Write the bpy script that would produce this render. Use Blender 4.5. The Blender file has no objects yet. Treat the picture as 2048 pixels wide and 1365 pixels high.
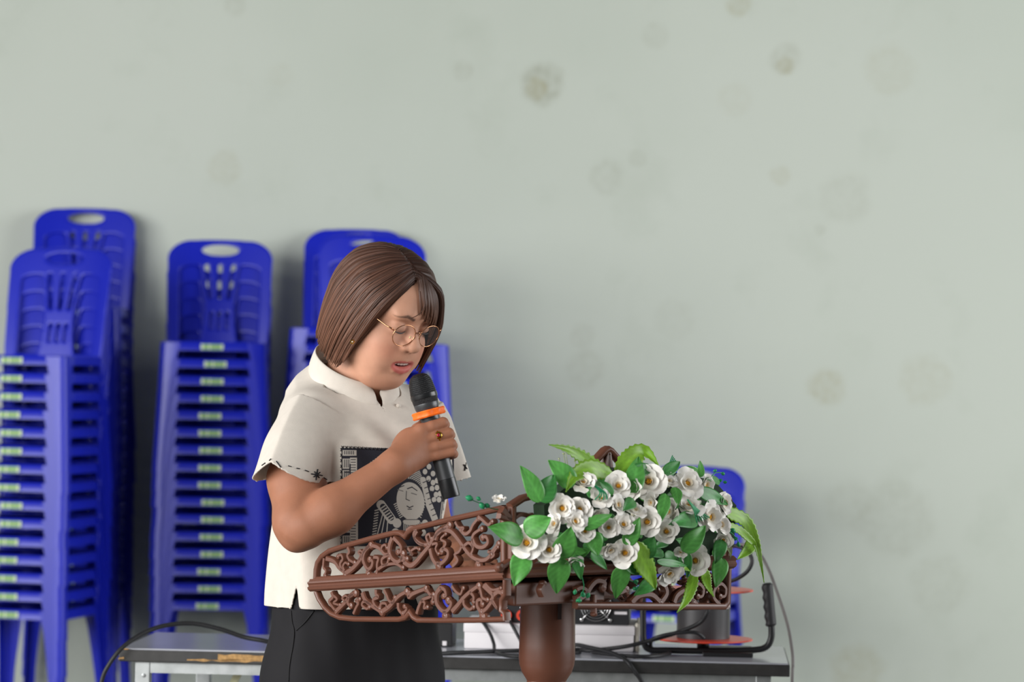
import bpy, bmesh, math, random
import numpy as np
from mathutils import Vector, Matrix, Euler
from mathutils.bvhtree import BVHTree

# ---------------------------------------------------------------- camera
SC = bpy.context.scene
COL = SC.collection
W_PX, H_PX, F_PX = 2048.0, 1365.0, 6180.0
CAM_Z, HORIZON, ROLL = 1.34, 760.0, math.radians(1.0)
cam_data = bpy.data.cameras.new('camera')
cam = bpy.data.objects.new('camera', cam_data)
COL.objects.link(cam)
cam_data.sensor_width = 36.0
cam_data.sensor_fit = 'HORIZONTAL'
cam_data.lens = F_PX / W_PX * 36.0
cam_data.clip_end = 100.0
pitch = math.atan((HORIZON - H_PX / 2) / F_PX)
CAM_R = (Matrix.Rotation(math.pi / 2 + pitch, 3, 'X') @ Matrix.Rotation(ROLL, 3, 'Z'))
cam.matrix_world = Matrix.Translation((0, 0, CAM_Z)) @ CAM_R.to_4x4()
cam_data.dof.use_dof = True
cam_data.dof.focus_distance = 5.85
cam_data.dof.aperture_fstop = 5.0
SC.camera = cam

# ---------------------------------------------------------------- light
world = bpy.data.worlds.new('world'); SC.world = world
world.use_nodes = True
bg = world.node_tree.nodes['Background']
bg.inputs[0].default_value = (0.90, 0.96, 1.0, 1)
bg.inputs[1].default_value = 0.08

def area_light(name, loc, target, sx, sy, power, col):
    d = bpy.data.lights.new(name, 'AREA'); d.shape = 'RECTANGLE'
    d.size, d.size_y, d.energy, d.color = sx, sy, power, col
    o = bpy.data.objects.new(name, d); COL.objects.link(o)
    o.location = loc
    o.rotation_euler = (Vector(target) - Vector(loc)).to_track_quat('-Z', 'Y').to_euler()
    return o
# daylight from the tall windows of the hall, left and right, plus an added fill lamp behind the camera
area_light('window_and_fill_light', (-6.0, 3.2, 2.4), (0.2, 8.0, 1.4), 7.5, 2.6, 640, (1.0, 0.99, 0.98))
area_light('window_and_fill_light', (6.6, 6.6, 2.4), (-0.3, 9.8, 1.4), 6.0, 3.0, 420, (0.98, 0.99, 1.0))
area_light('window_and_fill_light', (-3.8, -1.0, 2.7), (0.3, 7.0, 1.2), 4.0, 1.8, 250, (1.0, 0.99, 0.97))  # added fill that brightens the roses, stands for no window

SC.view_settings.view_transform = 'Standard'
SC.view_settings.look = 'None'
SC.view_settings.gamma = 1.0
SC.view_settings.use_curve_mapping = False
SC.view_settings.exposure = 0.0

# ---------------------------------------------------------------- projection helpers
def ray(px, py):
    return CAM_R @ Vector(((px - W_PX / 2) / F_PX, -(py - H_PX / 2) / F_PX, -1.0))
def P(px, py, D):
    r = ray(px, py); return Vector((0, 0, CAM_Z)) + r * (D / r.y)
def PZ(px, py, z):
    r = ray(px, py); return Vector((0, 0, CAM_Z)) + r * ((z - CAM_Z) / r.z)
def PP(px, py, o, n):                       # onto the plane through o with normal n
    r = ray(px, py); c = Vector((0, 0, CAM_Z))
    return c + r * ((o - c).dot(n) / r.dot(n))
def V(*a): return Vector(a)

# ---------------------------------------------------------------- materials
def srgb(r, g, b):
    f = lambda c: (c / 255 / 12.92) if c <= 10 else ((c / 255 + 0.055) / 1.055) ** 2.4
    return (f(r), f(g), f(b), 1.0)
MATS = {}
def mat(name, col, rough=0.5, spec=0.5, metal=0.0, noise=0.0, nscale=20.0, bump=0.0, bscale=80.0, sss=0.0,
        vcol=False, alpha=1.0, trans=0.0, coat=0.0, emis=None):
    m = bpy.data.materials.new(name); m.use_nodes = True
    nt = m.node_tree; b = nt.nodes['Principled BSDF']
    b.inputs['Base Color'].default_value = col
    b.inputs['Roughness'].default_value = rough
    b.inputs['Specular IOR Level'].default_value = spec
    b.inputs['Metallic'].default_value = metal
    b.inputs['Alpha'].default_value = alpha
    b.inputs['Transmission Weight'].default_value = trans
    b.inputs['Coat Weight'].default_value = coat
    if sss:
        b.inputs['Subsurface Weight'].default_value = sss
        b.inputs['Subsurface Radius'].default_value = (0.012, 0.005, 0.003)
        b.inputs['Subsurface Scale'].default_value = 1.0
    src = None
    if vcol:
        a = nt.nodes.new('ShaderNodeAttribute'); a.attribute_name = 'col'
        src = a.outputs['Color']
    if noise:
        tc = nt.nodes.new('ShaderNodeTexCoord')
        n = nt.nodes.new('ShaderNodeTexNoise'); n.inputs['Scale'].default_value = nscale
        n.inputs['Detail'].default_value = 5
        nt.links.new(tc.outputs['Object'], n.inputs['Vector'])
        mr = nt.nodes.new('ShaderNodeMapRange')
        mr.inputs['From Min'].default_value = 0.3; mr.inputs['From Max'].default_value = 0.7
        mr.inputs['To Min'].default_value = 1 - noise; mr.inputs['To Max'].default_value = 1 + noise
        nt.links.new(n.outputs['Fac'], mr.inputs['Value'])
        mx = nt.nodes.new('ShaderNodeMix'); mx.data_type = 'RGBA'; mx.blend_type = 'MULTIPLY'
        mx.inputs[0].default_value = 1.0
        mx.inputs[6].default_value = col
        if src: nt.links.new(src, mx.inputs[6])
        nt.links.new(mr.outputs[0], mx.inputs[7])
        src = mx.outputs[2]
    if src: nt.links.new(src, b.inputs['Base Color'])
    if bump:
        tc = nt.nodes.new('ShaderNodeTexCoord')
        n = nt.nodes.new('ShaderNodeTexNoise'); n.inputs['Scale'].default_value = bscale
        n.inputs['Detail'].default_value = 4
        nt.links.new(tc.outputs['Object'], n.inputs['Vector'])
        bp = nt.nodes.new('ShaderNodeBump'); bp.inputs['Strength'].default_value = bump
        bp.inputs['Distance'].default_value = 0.002
        nt.links.new(n.outputs['Fac'], bp.inputs['Height'])
        nt.links.new(bp.outputs[0], b.inputs['Normal'])
    MATS[name] = m
    return m

# ---------------------------------------------------------------- objects
def tag(o, label=None, cat=None, group=None, kind=None):
    if label: o['label'] = label
    if cat: o['category'] = cat
    if group: o['group'] = group
    if kind: o['kind'] = kind
    return o
def link(name, me, parent=None, m=None):
    if m is not None and not me.materials:
        for x in (m if isinstance(m, (list, tuple)) else [m]): me.materials.append(x)
    o = bpy.data.objects.new(name, me); COL.objects.link(o)
    if parent is not None:
        o.parent = parent
        o.matrix_parent_inverse = parent_inv(parent)
    return o
def world_m(o):
    m = o.matrix_basis.copy()
    if o.parent: m = world_m(o.parent) @ o.matrix_parent_inverse @ m
    return m
def parent_inv(p): return world_m(p).inverted()
def empty(name, loc=(0, 0, 0), rz=0.0):
    o = bpy.data.objects.new(name, None); COL.objects.link(o)
    o.location = loc; o.rotation_euler = (0, 0, rz); o.empty_display_size = 0.05
    return o
def mesh_from(name, verts, faces, smooth=True):
    me = bpy.data.meshes.new(name)
    me.from_pydata([tuple(v) for v in verts], [], faces)
    if smooth: me.polygons.foreach_set('use_smooth', [True] * len(me.polygons))
    me.update()
    return me
def fix_normals(me):
    bm = bmesh.new(); bm.from_mesh(me)
    bmesh.ops.recalc_face_normals(bm, faces=bm.faces); bm.to_mesh(me); bm.free(); return me

class MB:
    """collects shapes of one part"""
    def __init__(s): s.v = []; s.f = []; s.mi = []
    def add(s, vs, fs, mi=0):
        k = len(s.v); s.v += [Vector(v) for v in vs]
        for f in fs: s.f.append([i + k for i in f]); s.mi.append(mi)
        return s
    def box(s, lo, hi, M=None, mi=0, bev=0.0):
        bm = bmesh.new(); bmesh.ops.create_cube(bm, size=1)
        lo, hi = Vector(lo), Vector(hi)
        for v in bm.verts:
            v.co = Vector(((lo[i] + hi[i]) / 2 + v.co[i] * (hi[i] - lo[i])) for i in range(3))
        if bev:
            bmesh.ops.bevel(bm, geom=bm.edges[:], offset=bev, segments=2, profile=0.5, affect='EDGES')
        bm.verts.ensure_lookup_table(); bm.verts.index_update()
        vs = [(M @ v.co) if M else v.co.copy() for v in bm.verts]
        fs = [[v.index for v in f.verts] for f in bm.faces]; bm.free()
        return s.add(vs, fs, mi)
    def tube(s, pts, r, n=8, cap=True, mi=0, flat=None, up=None, closed=False):
        pts = [Vector(p) for p in pts]; N = len(pts)
        rs = r if isinstance(r, (list, tuple)) else [r] * N
        rings = []; prev = None
        for i, p in enumerate(pts):
            if closed: t = pts[(i + 1) % N] - pts[i - 1]
            else: t = pts[min(i + 1, N - 1)] - pts[max(i - 1, 0)]
            if t.length < 1e-9: t = Vector((0, 0, 1))
            t.normalize()
            if up is not None: a = Vector(up) - t * t.dot(Vector(up))
            elif prev is None:
                a = t.orthogonal()
            else: a = prev - t * t.dot(prev)
            if a.length < 1e-6: a = t.orthogonal()
            a.normalize(); prev = a; b = t.cross(a)
            fl = 1.0 if flat is None else flat
            rings.append([p + a * math.cos(2 * math.pi * k / n) * rs[i] * fl + b * math.sin(2 * math.pi * k / n) * rs[i] for k in range(n)])
        vs = [v for rg in rings for v in rg]; fs = []
        M_ = N if closed else N - 1
        for i in range(M_):
            j = (i + 1) % N
            for k in range(n):
                fs.append([i * n + k, i * n + (k + 1) % n, j * n + (k + 1) % n, j * n + k])
        if cap and not closed:
            fs.append(list(range(n))[::-1]); fs.append([(N - 1) * n + k for k in range(n)])
        return s.add(vs, fs, mi)
    def lathe(s, prof, n=32, M=None, mi=0, cap=True):
        vs = []; fs = []
        for (r, z) in prof:
            for k in range(n):
                a = 2 * math.pi * k / n
                v = Vector((r * math.cos(a), r * math.sin(a), z)); vs.append(M @ v if M else v)
        for i in range(len(prof) - 1):
            for k in range(n):
                fs.append([i * n + k, i * n + (k + 1) % n, (i + 1) * n + (k + 1) % n, (i + 1) * n + k])
        if cap:
            fs.append(list(range(n))[::-1]); fs.append([(len(prof) - 1) * n + k for k in range(n)])
        return s.add(vs, fs, mi)
    def prism(s, poly, o, ex, ey, ez, d0, d1, mi=0):
        """2D outline (list of (u,v)) in the frame ex,ey extruded along ez from d0 to d1"""
        n = len(poly)
        vs = [o + ex * u + ey * v + ez * d for d in (d0, d1) for (u, v) in poly]
        fs = [list(range(n))[::-1], list(range(n, 2 * n))] + [[i, (i + 1) % n, n + (i + 1) % n, n + i] for i in range(n)]
        return s.add(vs, fs, mi)
    def mesh(s, name, smooth=True, origin=None):
        vs = s.v if origin is None else [v - Vector(origin) for v in s.v]
        me = mesh_from(name, vs, s.f, smooth)
        if any(s.mi): me.polygons.foreach_set('material_index', s.mi)
        return fix_normals(me)
    def build(s, name, m, parent=None, smooth=True, auto=None):
        me = s.mesh(name, smooth)
        if auto is not None: sharpen(me, auto)
        return link(name, me, parent, m)
def sharpen(me, deg=35):
    bm = bmesh.new(); bm.from_mesh(me)
    for e in bm.edges:
        if len(e.link_faces) == 2 and e.calc_face_angle(0) > math.radians(deg): e.smooth = False
    bm.to_mesh(me); bm.free()
def frame(o, z, x=None):
    z = Vector(z).normalized()
    x = Vector(x) if x is not None else z.orthogonal()
    x = (x - z * x.dot(z)).normalized(); y = z.cross(x)
    return Matrix((( x.x, y.x, z.x, o[0]), (x.y, y.y, z.y, o[1]), (x.z, y.z, z.z, o[2]), (0, 0, 0, 1)))
def catmull(pts, k=6, closed=False):
    pts = [Vector(p) for p in pts]; out = []; N = len(pts)
    for i in range(N if closed else N - 1):
        if closed: p0, p1, p2, p3 = pts[i - 1], pts[i], pts[(i + 1) % N], pts[(i + 2) % N]
        else: p0, p1, p2, p3 = pts[max(i - 1, 0)], pts[i], pts[i + 1], pts[min(i + 2, N - 1)]
        for j in range(k):
            t = j / k
            out.append(0.5 * ((2 * p1) + (p2 - p0) * t + (2 * p0 - 5 * p1 + 4 * p2 - p3) * t * t + (3 * p1 - p0 - 3 * p2 + p3) * t ** 3))
    if not closed: out.append(pts[-1])
    return out
def set_col(me, cols):
    a = me.color_attributes.new('col', 'FLOAT_COLOR', 'POINT')
    c = np.ones((len(me.vertices), 4), np.float32); c[:, :3] = cols
    a.data.foreach_set('color', c.ravel())

# ---------------------------------------------------------------- implicit surfaces (smooth unions, one continuous skin)
class Field:
    def __init__(s, lo, hi, h):
        s.lo = np.array(lo, np.float32); s.h = h
        s.n = np.ceil((np.array(hi) - np.array(lo)) / h).astype(int) + 1
        s.d = np.full(tuple(s.n), 0.2, np.float32)
    def sub(s, lo, hi):
        i0 = np.clip(np.floor((np.array(lo) - s.lo) / s.h).astype(int), 0, s.n)
        i1 = np.clip(np.ceil((np.array(hi) - s.lo) / s.h).astype(int) + 1, 0, s.n)
        sl = tuple(slice(a, b) for a, b in zip(i0, i1))
        ax = [s.lo[k] + s.h * np.arange(i0[k], i1[k], dtype=np.float32) for k in range(3)]
        return sl, ax[0][:, None, None], ax[1][None, :, None], ax[2][None, None, :]
    def smin(s, sl, d, k):
        a = s.d[sl]
        if k > 0:
            h = np.maximum(k - np.abs(a - d), 0) / k
            s.d[sl] = np.minimum(a, d) - h * h * k * 0.25
        else: s.d[sl] = np.minimum(a, d)
    def smax(s, sl, d, k):                 # cut: keep where d<0 ... s.d = max(s.d, d)
        a = s.d[sl]
        if k > 0:
            h = np.maximum(k - np.abs(a - d), 0) / k
            s.d[sl] = np.maximum(a, d) + h * h * k * 0.25
        else: s.d[sl] = np.maximum(a, d)
    def cone(s, a, b, r1, r2, k=0.01, cut=False, m=None):
        a, b = np.array(a, np.float32), np.array(b, np.float32)
        m = (0.03 + k) if m is None else m
        R = max(r1, r2) + m
        sl, X, Y, Z = s.sub(np.minimum(a, b) - R, np.maximum(a, b) + R)
        ab = b - a; L2 = float(ab @ ab) + 1e-12
        t = np.clip(((X - a[0]) * ab[0] + (Y - a[1]) * ab[1] + (Z - a[2]) * ab[2]) / L2, 0, 1)
        d = np.sqrt((X - a[0] - t * ab[0]) ** 2 + (Y - a[1] - t * ab[1]) ** 2 + (Z - a[2] - t * ab[2]) ** 2) - (r1 + (r2 - r1) * t)
        if cut: s.smax(sl, -d, k)
        else: s.smin(sl, d, k)
    def ell(s, c, r, M=None, k=0.01, cut=False):
        c = np.array(c, np.float32); R = max(r) + 0.03 + k
        sl, X, Y, Z = s.sub(c - R, c + R)
        x, y, z = X - c[0], Y - c[1], Z - c[2]
        if M is not None:
            q = [M[0][i] * x + M[1][i] * y + M[2][i] * z for i in range(3)]
        else: q = [x + 0 * y + 0 * z, y + 0 * x + 0 * z, z + 0 * x + 0 * y]
        k0 = np.sqrt(sum((q[i] / r[i]) ** 2 for i in range(3)))
        k1 = np.sqrt(sum((q[i] / (r[i] * r[i])) ** 2 for i in range(3))) + 1e-9
        d = k0 * (k0 - 1) / k1
        if cut: s.smax(sl, -d, k)
        else: s.smin(sl, d, k)
    def full(s):
        return s.sub(s.lo, s.lo + s.h * s.n)
    def mesh(s, name, smooth_it=0):
        d = s.d; n = s.n; ins = d < 0
        c = ins[:-1, :-1, :-1].astype(np.int8)
        for dx in (0, 1):
            for dy in (0, 1):
                for dz in (0, 1):
                    if dx or dy or dz:
                        c = c + ins[dx:n[0] - 1 + dx, dy:n[1] - 1 + dy, dz:n[2] - 1 + dz]
        act = (c > 0) & (c < 8)
        idx = np.full(act.shape, -1, np.int64)
        I = np.argwhere(act); idx[act] = np.arange(len(I))
        acc = np.zeros((len(I), 3), np.float64); cnt = np.zeros(len(I))
        cor = [(a, b, e) for a in (0, 1) for b in (0, 1) for e in (0, 1)]
        val = {q: d[I[:, 0] + q[0], I[:, 1] + q[1], I[:, 2] + q[2]] for q in cor}
        for q in cor:
            for ax in range(3):
                if q[ax] == 0:
                    q2 = tuple(1 if i == ax else q[i] for i in range(3))
                    va, vb = val[q], val[q2]
                    w = (va < 0) != (vb < 0)
                    t = np.where(w, va / np.where(w, va - vb, 1), 0)
                    pt = np.array(q, float)[None, :].repeat(len(I), 0); pt[:, ax] += t
                    acc[w] += pt[w]; cnt[w] += 1
        vs = (acc / cnt[:, None] + I) * s.h + s.lo
        quads = []
        for ax in range(3):
            sh = [slice(None)] * 3; sh2 = [slice(None)] * 3
            sh[ax] = slice(0, -1); sh2[ax] = slice(1, None)
            ch = ins[tuple(sh)] != ins[tuple(sh2)]
            o1, o2 = [i for i in range(3) if i != ax]
            E = np.argwhere(ch)
            ok = (E[:, o1] > 0) & (E[:, o2] > 0) & (E[:, o1] < n[o1] - 1) & (E[:, o2] < n[o2] - 1)
            E = E[ok]
            def g(a, b):
                q = E.copy(); q[:, o1] += a; q[:, o2] += b
                return idx[q[:, 0], q[:, 1], q[:, 2]]
            Q = np.stack([g(-1, -1), g(0, -1), g(0, 0), g(-1, 0)], 1)
            flip = ins[E[:, 0], E[:, 1], E[:, 2]]
            if ax == 1: flip = ~flip
            Q[~flip] = Q[~flip][:, ::-1]
            quads.append(Q)
        Q = np.concatenate(quads)
        if smooth_it:
            ea = np.concatenate([Q[:, [0, 1]], Q[:, [1, 2]], Q[:, [2, 3]], Q[:, [3, 0]]])
            for it in range(smooth_it):
                sm = np.zeros_like(vs); ct = np.zeros(len(vs))
                for a, b in ((0, 1), (1, 0)):
                    np.add.at(sm, ea[:, a], vs[ea[:, b]]); np.add.at(ct, ea[:, a], 1)
                vs = vs * 0.5 + 0.5 * sm / ct[:, None]
        me = bpy.data.meshes.new(name)
        me.vertices.add(len(vs)); me.vertices.foreach_set('co', vs.astype(np.float32).ravel())
        me.loops.add(Q.size); me.loops.foreach_set('vertex_index', Q.ravel().astype(np.int32))
        me.polygons.add(len(Q)); me.polygons.foreach_set('loop_start', np.arange(0, Q.size, 4, dtype=np.int32))
        me.update(calc_edges=True); me.validate()
        me.polygons.foreach_set('use_smooth', np.ones(len(me.polygons), bool))
        me.update()
        return me, vs

random.seed(7); np.random.seed(7)
# ================================================================ the hall
WALL_Y = 12.37
def wall_material():
    m = bpy.data.materials.new('painted_plaster'); m.use_nodes = True
    nt = m.node_tree; N = nt.nodes; L = nt.links; b = N['Principled BSDF']
    b.inputs['Roughness'].default_value = 0.62
    b.inputs['Specular IOR Level'].default_value = 0.3
    tc = N.new('ShaderNodeTexCoord')
    def noise(scale, detail, rough=0.5):
        n = N.new('ShaderNodeTexNoise'); n.inputs['Scale'].default_value = scale
        n.inputs['Detail'].default_value = detail; n.inputs['Roughness'].default_value = rough
        L.new(tc.outputs['Object'], n.inputs['Vector']); return n.outputs['Fac']
    def mrange(v, a, c, d, e, smooth=False):
        n = N.new('ShaderNodeMapRange')
        if smooth: n.interpolation_type = 'SMOOTHSTEP'
        for i, q in enumerate((a, c, d, e)): n.inputs[1 + i].default_value = q
        L.new(v, n.inputs[0]); return n.outputs[0]
    def math_(op, a, c=None):
        n = N.new('ShaderNodeMath'); n.operation = op
        for i, q in enumerate((a, c)):
            if q is None: continue
            if isinstance(q, (int, float)): n.inputs[i].default_value = q
            else: L.new(q, n.inputs[i])
        return n.outputs[0]
    def mixc(fac, a, c):
        n = N.new('ShaderNodeMix'); n.data_type = 'RGBA'
        L.new(fac, n.inputs[0])
        if isinstance(a, tuple): n.inputs[6].default_value = a
        else: L.new(a, n.inputs[6])
        n.inputs[7].default_value = c; return n.outputs[2]
    base = mixc(mrange(noise(0.7, 6, 0.55), 0.35, 0.65, 0, 1), srgb(190, 198, 186), srgb(196, 203, 192))
    base = mixc(mrange(noise(3.0, 8, 0.6), 0.55, 0.8, 0, 0.35), base, srgb(172, 181, 166))
    # smudges left on the paint: (px, py, radius px, strength, ring?, yellowness)
    stains = [(1085, 168, 50, .62, 0), (1072, 178, 26, .55, 1), (1570, 118, 38, .34, 0), (1572, 132, 22, .5, 1), (1310, 72, 32, .2, 0), (1212, 355, 42, .24, 0),
              (1478, 8, 30, .4, 1), (1165, 672, 30, .22, 0), (1172, 740, 46, .26, 0), (1655, 776, 44, .4, 1), (450, 335, 40, .22, 1),
              (1690, 395, 60, .2, 0), (1560, 352, 24, .26, 1), (1790, 1040, 90, .22, 0), (1700, 1010, 60, .18, 0), (1850, 760, 60, .2, 1),
              (1275, 318, 22, .22, 0), (925, 142, 24, .24, 0), (1780, 140, 60, .16, 1), (1715, 1340, 60, .35, 1), (470, 10, 26, .25, 0),
              (1470, 200, 40, .12, 1), (1640, 460, 12, .25, 0), (1350, 640, 50, .13, 0), (1880, 1170, 70, .2, 0), (560, 150, 30, .1, 1)]
    dis = noise(14.0, 4)
    tex = noise(30.0, 5)
    for (px, py, r, st, warm) in stains:
        c = P(px, py, WALL_Y); R = r / F_PX * WALL_Y
        vm = N.new('ShaderNodeVectorMath'); vm.operation = 'DISTANCE'
        L.new(tc.outputs['Object'], vm.inputs[0]); vm.inputs[1].default_value = (c.x, WALL_Y, c.z)
        dd = math_('ADD', math_('DIVIDE', vm.outputs['Value'], R), math_('MULTIPLY', math_('SUBTRACT', dis, 0.5), 0.55))
        disc = mrange(dd, 0.55, 1.05, 1, 0, True)
        edge = mrange(dd, 0.3, 0.8, 0.7, 1.0, True)
        tx = mrange(tex, 0.35, 0.65, 0.4, 1.0)
        f = math_('MULTIPLY', math_('MULTIPLY', disc, edge), math_('MULTIPLY', tx, st))
        base = mixc(f, base, srgb(158, 152, 112) if warm else srgb(150, 153, 134))
    L.new(base, b.inputs['Base Color'])
    bp = N.new('ShaderNodeBump'); bp.inputs['Strength'].default_value = 0.15; bp.inputs['Distance'].default_value = 0.004
    L.new(noise(60.0, 5), bp.inputs['Height']); L.new(bp.outputs[0], b.inputs['Normal'])
    return m
wall_bm = MB().box((-7.0, WALL_Y, 0), (7.0, WALL_Y + 0.15, 4.6))
tag(wall_bm.build('wall_back', wall_material(), smooth=False), 'pale green painted plaster wall with faint round smudges', kind='structure')

def floor_material():
    m = mat('terrazzo_floor', srgb(92, 92, 88), rough=0.4, noise=0.12, nscale=9, bump=0.05)
    return m
tag(MB().box((-7.0, -6.0, -0.12), (7.0, WALL_Y, 0.0)).build('floor', floor_material(), smooth=False), 'grey polished hall floor', kind='structure')
# ================================================================ stacked plastic chairs
M_BLUE = mat('blue_plastic', srgb(22, 36, 184), rough=0.32, spec=0.42, noise=0.05, nscale=6)
M_STICK_G = mat('sticker_green', srgb(132, 172, 106), rough=0.5)
M_STICK_W = mat('sticker_white', srgb(196, 214, 176), rough=0.5)
SEAT_Z, PITCH = 0.492, 0.0647
def superrect(a, b, n, e=5.0, cy=0.0):
    out = []
    for k in range(n):
        t = 2 * math.pi * k / n
        c, s = math.cos(t), math.sin(t)
        out.append((a * math.copysign(abs(c) ** (2 / e), c), cy + b * math.copysign(abs(s) ** (2 / e), s)))
    return out
def chair_seat_mesh():
    """dished seat with a skirt running round it between the legs, arched on every side"""
    n = 96; vs = []; fs = []
    rings = [(0.0, -0.012), (0.35, -0.011), (0.7, -0.006), (0.9, -0.001), (0.975, 0.0), (1.0, -0.006)]
    def outl(t, sc):
        c, s = math.cos(t), math.sin(t)
        e = 7.0
        x = 0.198 * math.copysign(abs(c) ** (2 / e), c); y = 0.2 * math.copysign(abs(s) ** (2 / e), s)
        x *= 1.0 - 0.05 * (y / 0.2)              # narrower towards the back
        return x * sc, y * sc
    for (sc, dz) in rings:
        for k in range(n):
            x, y = outl(2 * math.pi * k / n, max(sc, 1e-4)); vs.append((x, y, dz))
    for k in range(n):                            # lower edge of the skirt, arched
        t = 2 * math.pi * k / n; x, y = outl(t, 1.012)
        q = min(abs(x) / 0.2, abs(y) / 0.2)       # 0 mid side, 1 corner
        drop = 0.034 + 0.030 * max(0.0, (q - 0.66) / 0.34) ** 1.6
        vs.append((x, y, -drop))
    for k in range(n):
        t = 2 * math.pi * k / n; x, y = outl(t, 0.985)
        q = min(abs(x) / 0.2, abs(y) / 0.2)
        drop = 0.033 + 0.030 * max(0.0, (q - 0.66) / 0.34) ** 1.6
        vs.append((x, y, -drop))
    for k in range(n):
        x, y = outl(2 * math.pi * k / n, 0.975); vs.append((x, y, -0.010))
    for k in range(n):
        x, y = outl(2 * math.pi * k / n, 0.0001); vs.append((x, y, -0.018))
    R = len(rings) + 4
    for i in range(R - 1):
        for k in range(n):
            fs.append([i * n + k, i * n + (k + 1) % n, (i + 1) * n + (k + 1) % n, (i + 1) * n + k])
    return fix_normals(mesh_from('seat', vs, fs))
def chair_back_mesh():
    """rounded back with a handle hole, two rows of slots and dished sides"""
    w, hgt, h = 0.205, 0.405, 0.0045
    F = Field((-0.225, -0.02, -0.02), (0.225, 0.02, 0.425), h)
    sl, X, Y, Z = F.full()
    a = w - 0.012 * np.clip(1 - Z / hgt, 0, 1)
    q = np.maximum(np.abs(X) - a + 0.088, 0); r = np.maximum(Z - (hgt - 0.30 * X * X) + 0.070, 0)
    d2 = np.sqrt((q / 1.2) ** 2 + (r / 0.95) ** 2) - 0.0735
    d2 = np.maximum(d2, -Z - 0.012)
    d2 = np.where((q == 0) & (r == 0), -0.03 + 0 * d2, d2)
    d2 = np.maximum(d2, np.abs(X) - a)
    def cap(x0, z0, x1, z1, rr):
        L2 = (x1 - x0) ** 2 + (z1 - z0) ** 2
        t = np.clip(((X - x0) * (x1 - x0) + (Z - z0) * (z1 - z0)) / L2, 0, 1)
        return np.sqrt((X - x0 - t * (x1 - x0)) ** 2 + (Z - z0 - t * (z1 - z0)) ** 2) - rr
    hole = (np.sqrt((X / 0.072) ** 2 + ((Z - 0.362) / 0.0215) ** 2) - 1) * 0.0215
    for x0, x1 in ((-0.052, -0.036), (0.0, 0.0), (0.052, 0.036)):
        hole = np.minimum(hole, cap(x0, 0.298, x1, 0.178, 0.0085))
    for x0 in (-0.03, 0.0, 0.03):
        hole = np.minimum(hole, cap(x0, 0.112, x0, 0.055, 0.006))
    d2 = np.maximum(d2, -hole)
    # two tall openings between the centre splat and the frame
    xs = np.abs(X)
    inner = 0.058 + 0.020 * np.clip((Z - 0.14) / 0.16, -1, 1) ** 2
    outl = 0.150 + 0.006 * np.clip(Z / 0.3, 0, 1)
    topz = 0.300 - 9.0 * np.clip(xs - 0.112, 0, 1) ** 2 - 14.0 * np.clip(0.088 - xs, 0, 1) ** 2
    side = np.maximum(np.maximum(inner - xs, xs - outl), np.maximum(Z - topz, 0.004 - Z))
    d2 = np.maximum(d2, -side)
    mid = 0.0 * X
    th = 0.0045
    d = np.maximum(d2 + 0 * Y, np.abs(Y - mid) - th)
    F.d[sl] = d
    me, vs = F.mesh('backrest', 1)
    out = vs.copy()
    z = vs[:, 2]; x = vs[:, 0]
    out[:, 1] = vs[:, 1] + 0.178 + z * 0.16 + 0.10 * z * z - 0.75 * x * x     # leans back, hollow
    out[:, 2] = z * 0.985 + 0.004
    me.vertices.foreach_set('co', out.astype(np.float32).ravel()); me.update()
    return me
def chair_leg_mesh(sx, front):
    """angle-shaped leg: a front web and a side web, tapering to the foot"""
    sy = -1 if front else 1
    zt, zb = -0.004, -SEAT_Z
    vs = []; fs = []
    N = 7
    def sec(t):
        z = zt + (zb - zt) * t
        w = 0.075 + (0.040 - 0.075) * min(1, t * 1.6) ** 0.6
        spread = 0.199 + 0.024 * t; 
        sx_out = (spread - (0.0 if front else 0.008))
        sy_out = (0.201 + (0.022 if front else 0.05) * t)
        th = 0.005
        # L section (outer corner rounded)
        p = [(sx_out - w, sy_out), (sx_out - 0.022, sy_out), (sx_out - 0.007, sy_out - 0.005), (sx_out, sy_out - 0.02), (sx_out, sy_out - w),
             (sx_out - th, sy_out - w), (sx_out - th, sy_out - 0.022), (sx_out - 0.011, sy_out - 0.011), (sx_out - 0.022, sy_out - th), (sx_out - w, sy_out - th)]
        return [(sx * x, sy * y, z) for x, y in p]
    for i in range(N):
        vs += sec(i / (N - 1))
    m = 10
    for i in range(N - 1):
        for k in range(m):
            fs.append([i * m + k, i * m + (k + 1) % m, (i + 1) * m + (k + 1) % m, (i + 1) * m + k])
    fs.append(list(range(m))); fs.append([(N - 1) * m + k for k in range(m)])
    return fix_normals(mesh_from('leg', vs, fs))
def sticker_mesh():
    vs = []; fs = []
    xs = [-0.042, -0.032, -0.012, -0.006, 0.014, 0.033, 0.042]
    for x in xs:
        vs += [(x, -0.2055, -0.0085), (x, -0.2068, -0.030)]
    for i in range(len(xs) - 1): fs.append([2 * i, 2 * i + 2, 2 * i + 3, 2 * i + 1])
    me = mesh_from('sticker', vs, fs, False)
    me.materials.append(M_STICK_G); me.materials.append(M_STICK_W)
    me.polygons.foreach_set('material_index', [1, 0, 1, 0, 0, 1])
    return me
CH = dict(seat=chair_seat_mesh(), backrest=chair_back_mesh(), sticker=sticker_mesh())
CH_LEGS = [chair_leg_mesh(sx, fr) for sx in (-1, 1) for fr in (True, False)]
for me in [CH['seat'], CH['backrest']] + CH_LEGS: me.materials.append(M_BLUE)
for me in [CH['seat']] + CH_LEGS: sharpen(me, 50)
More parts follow.
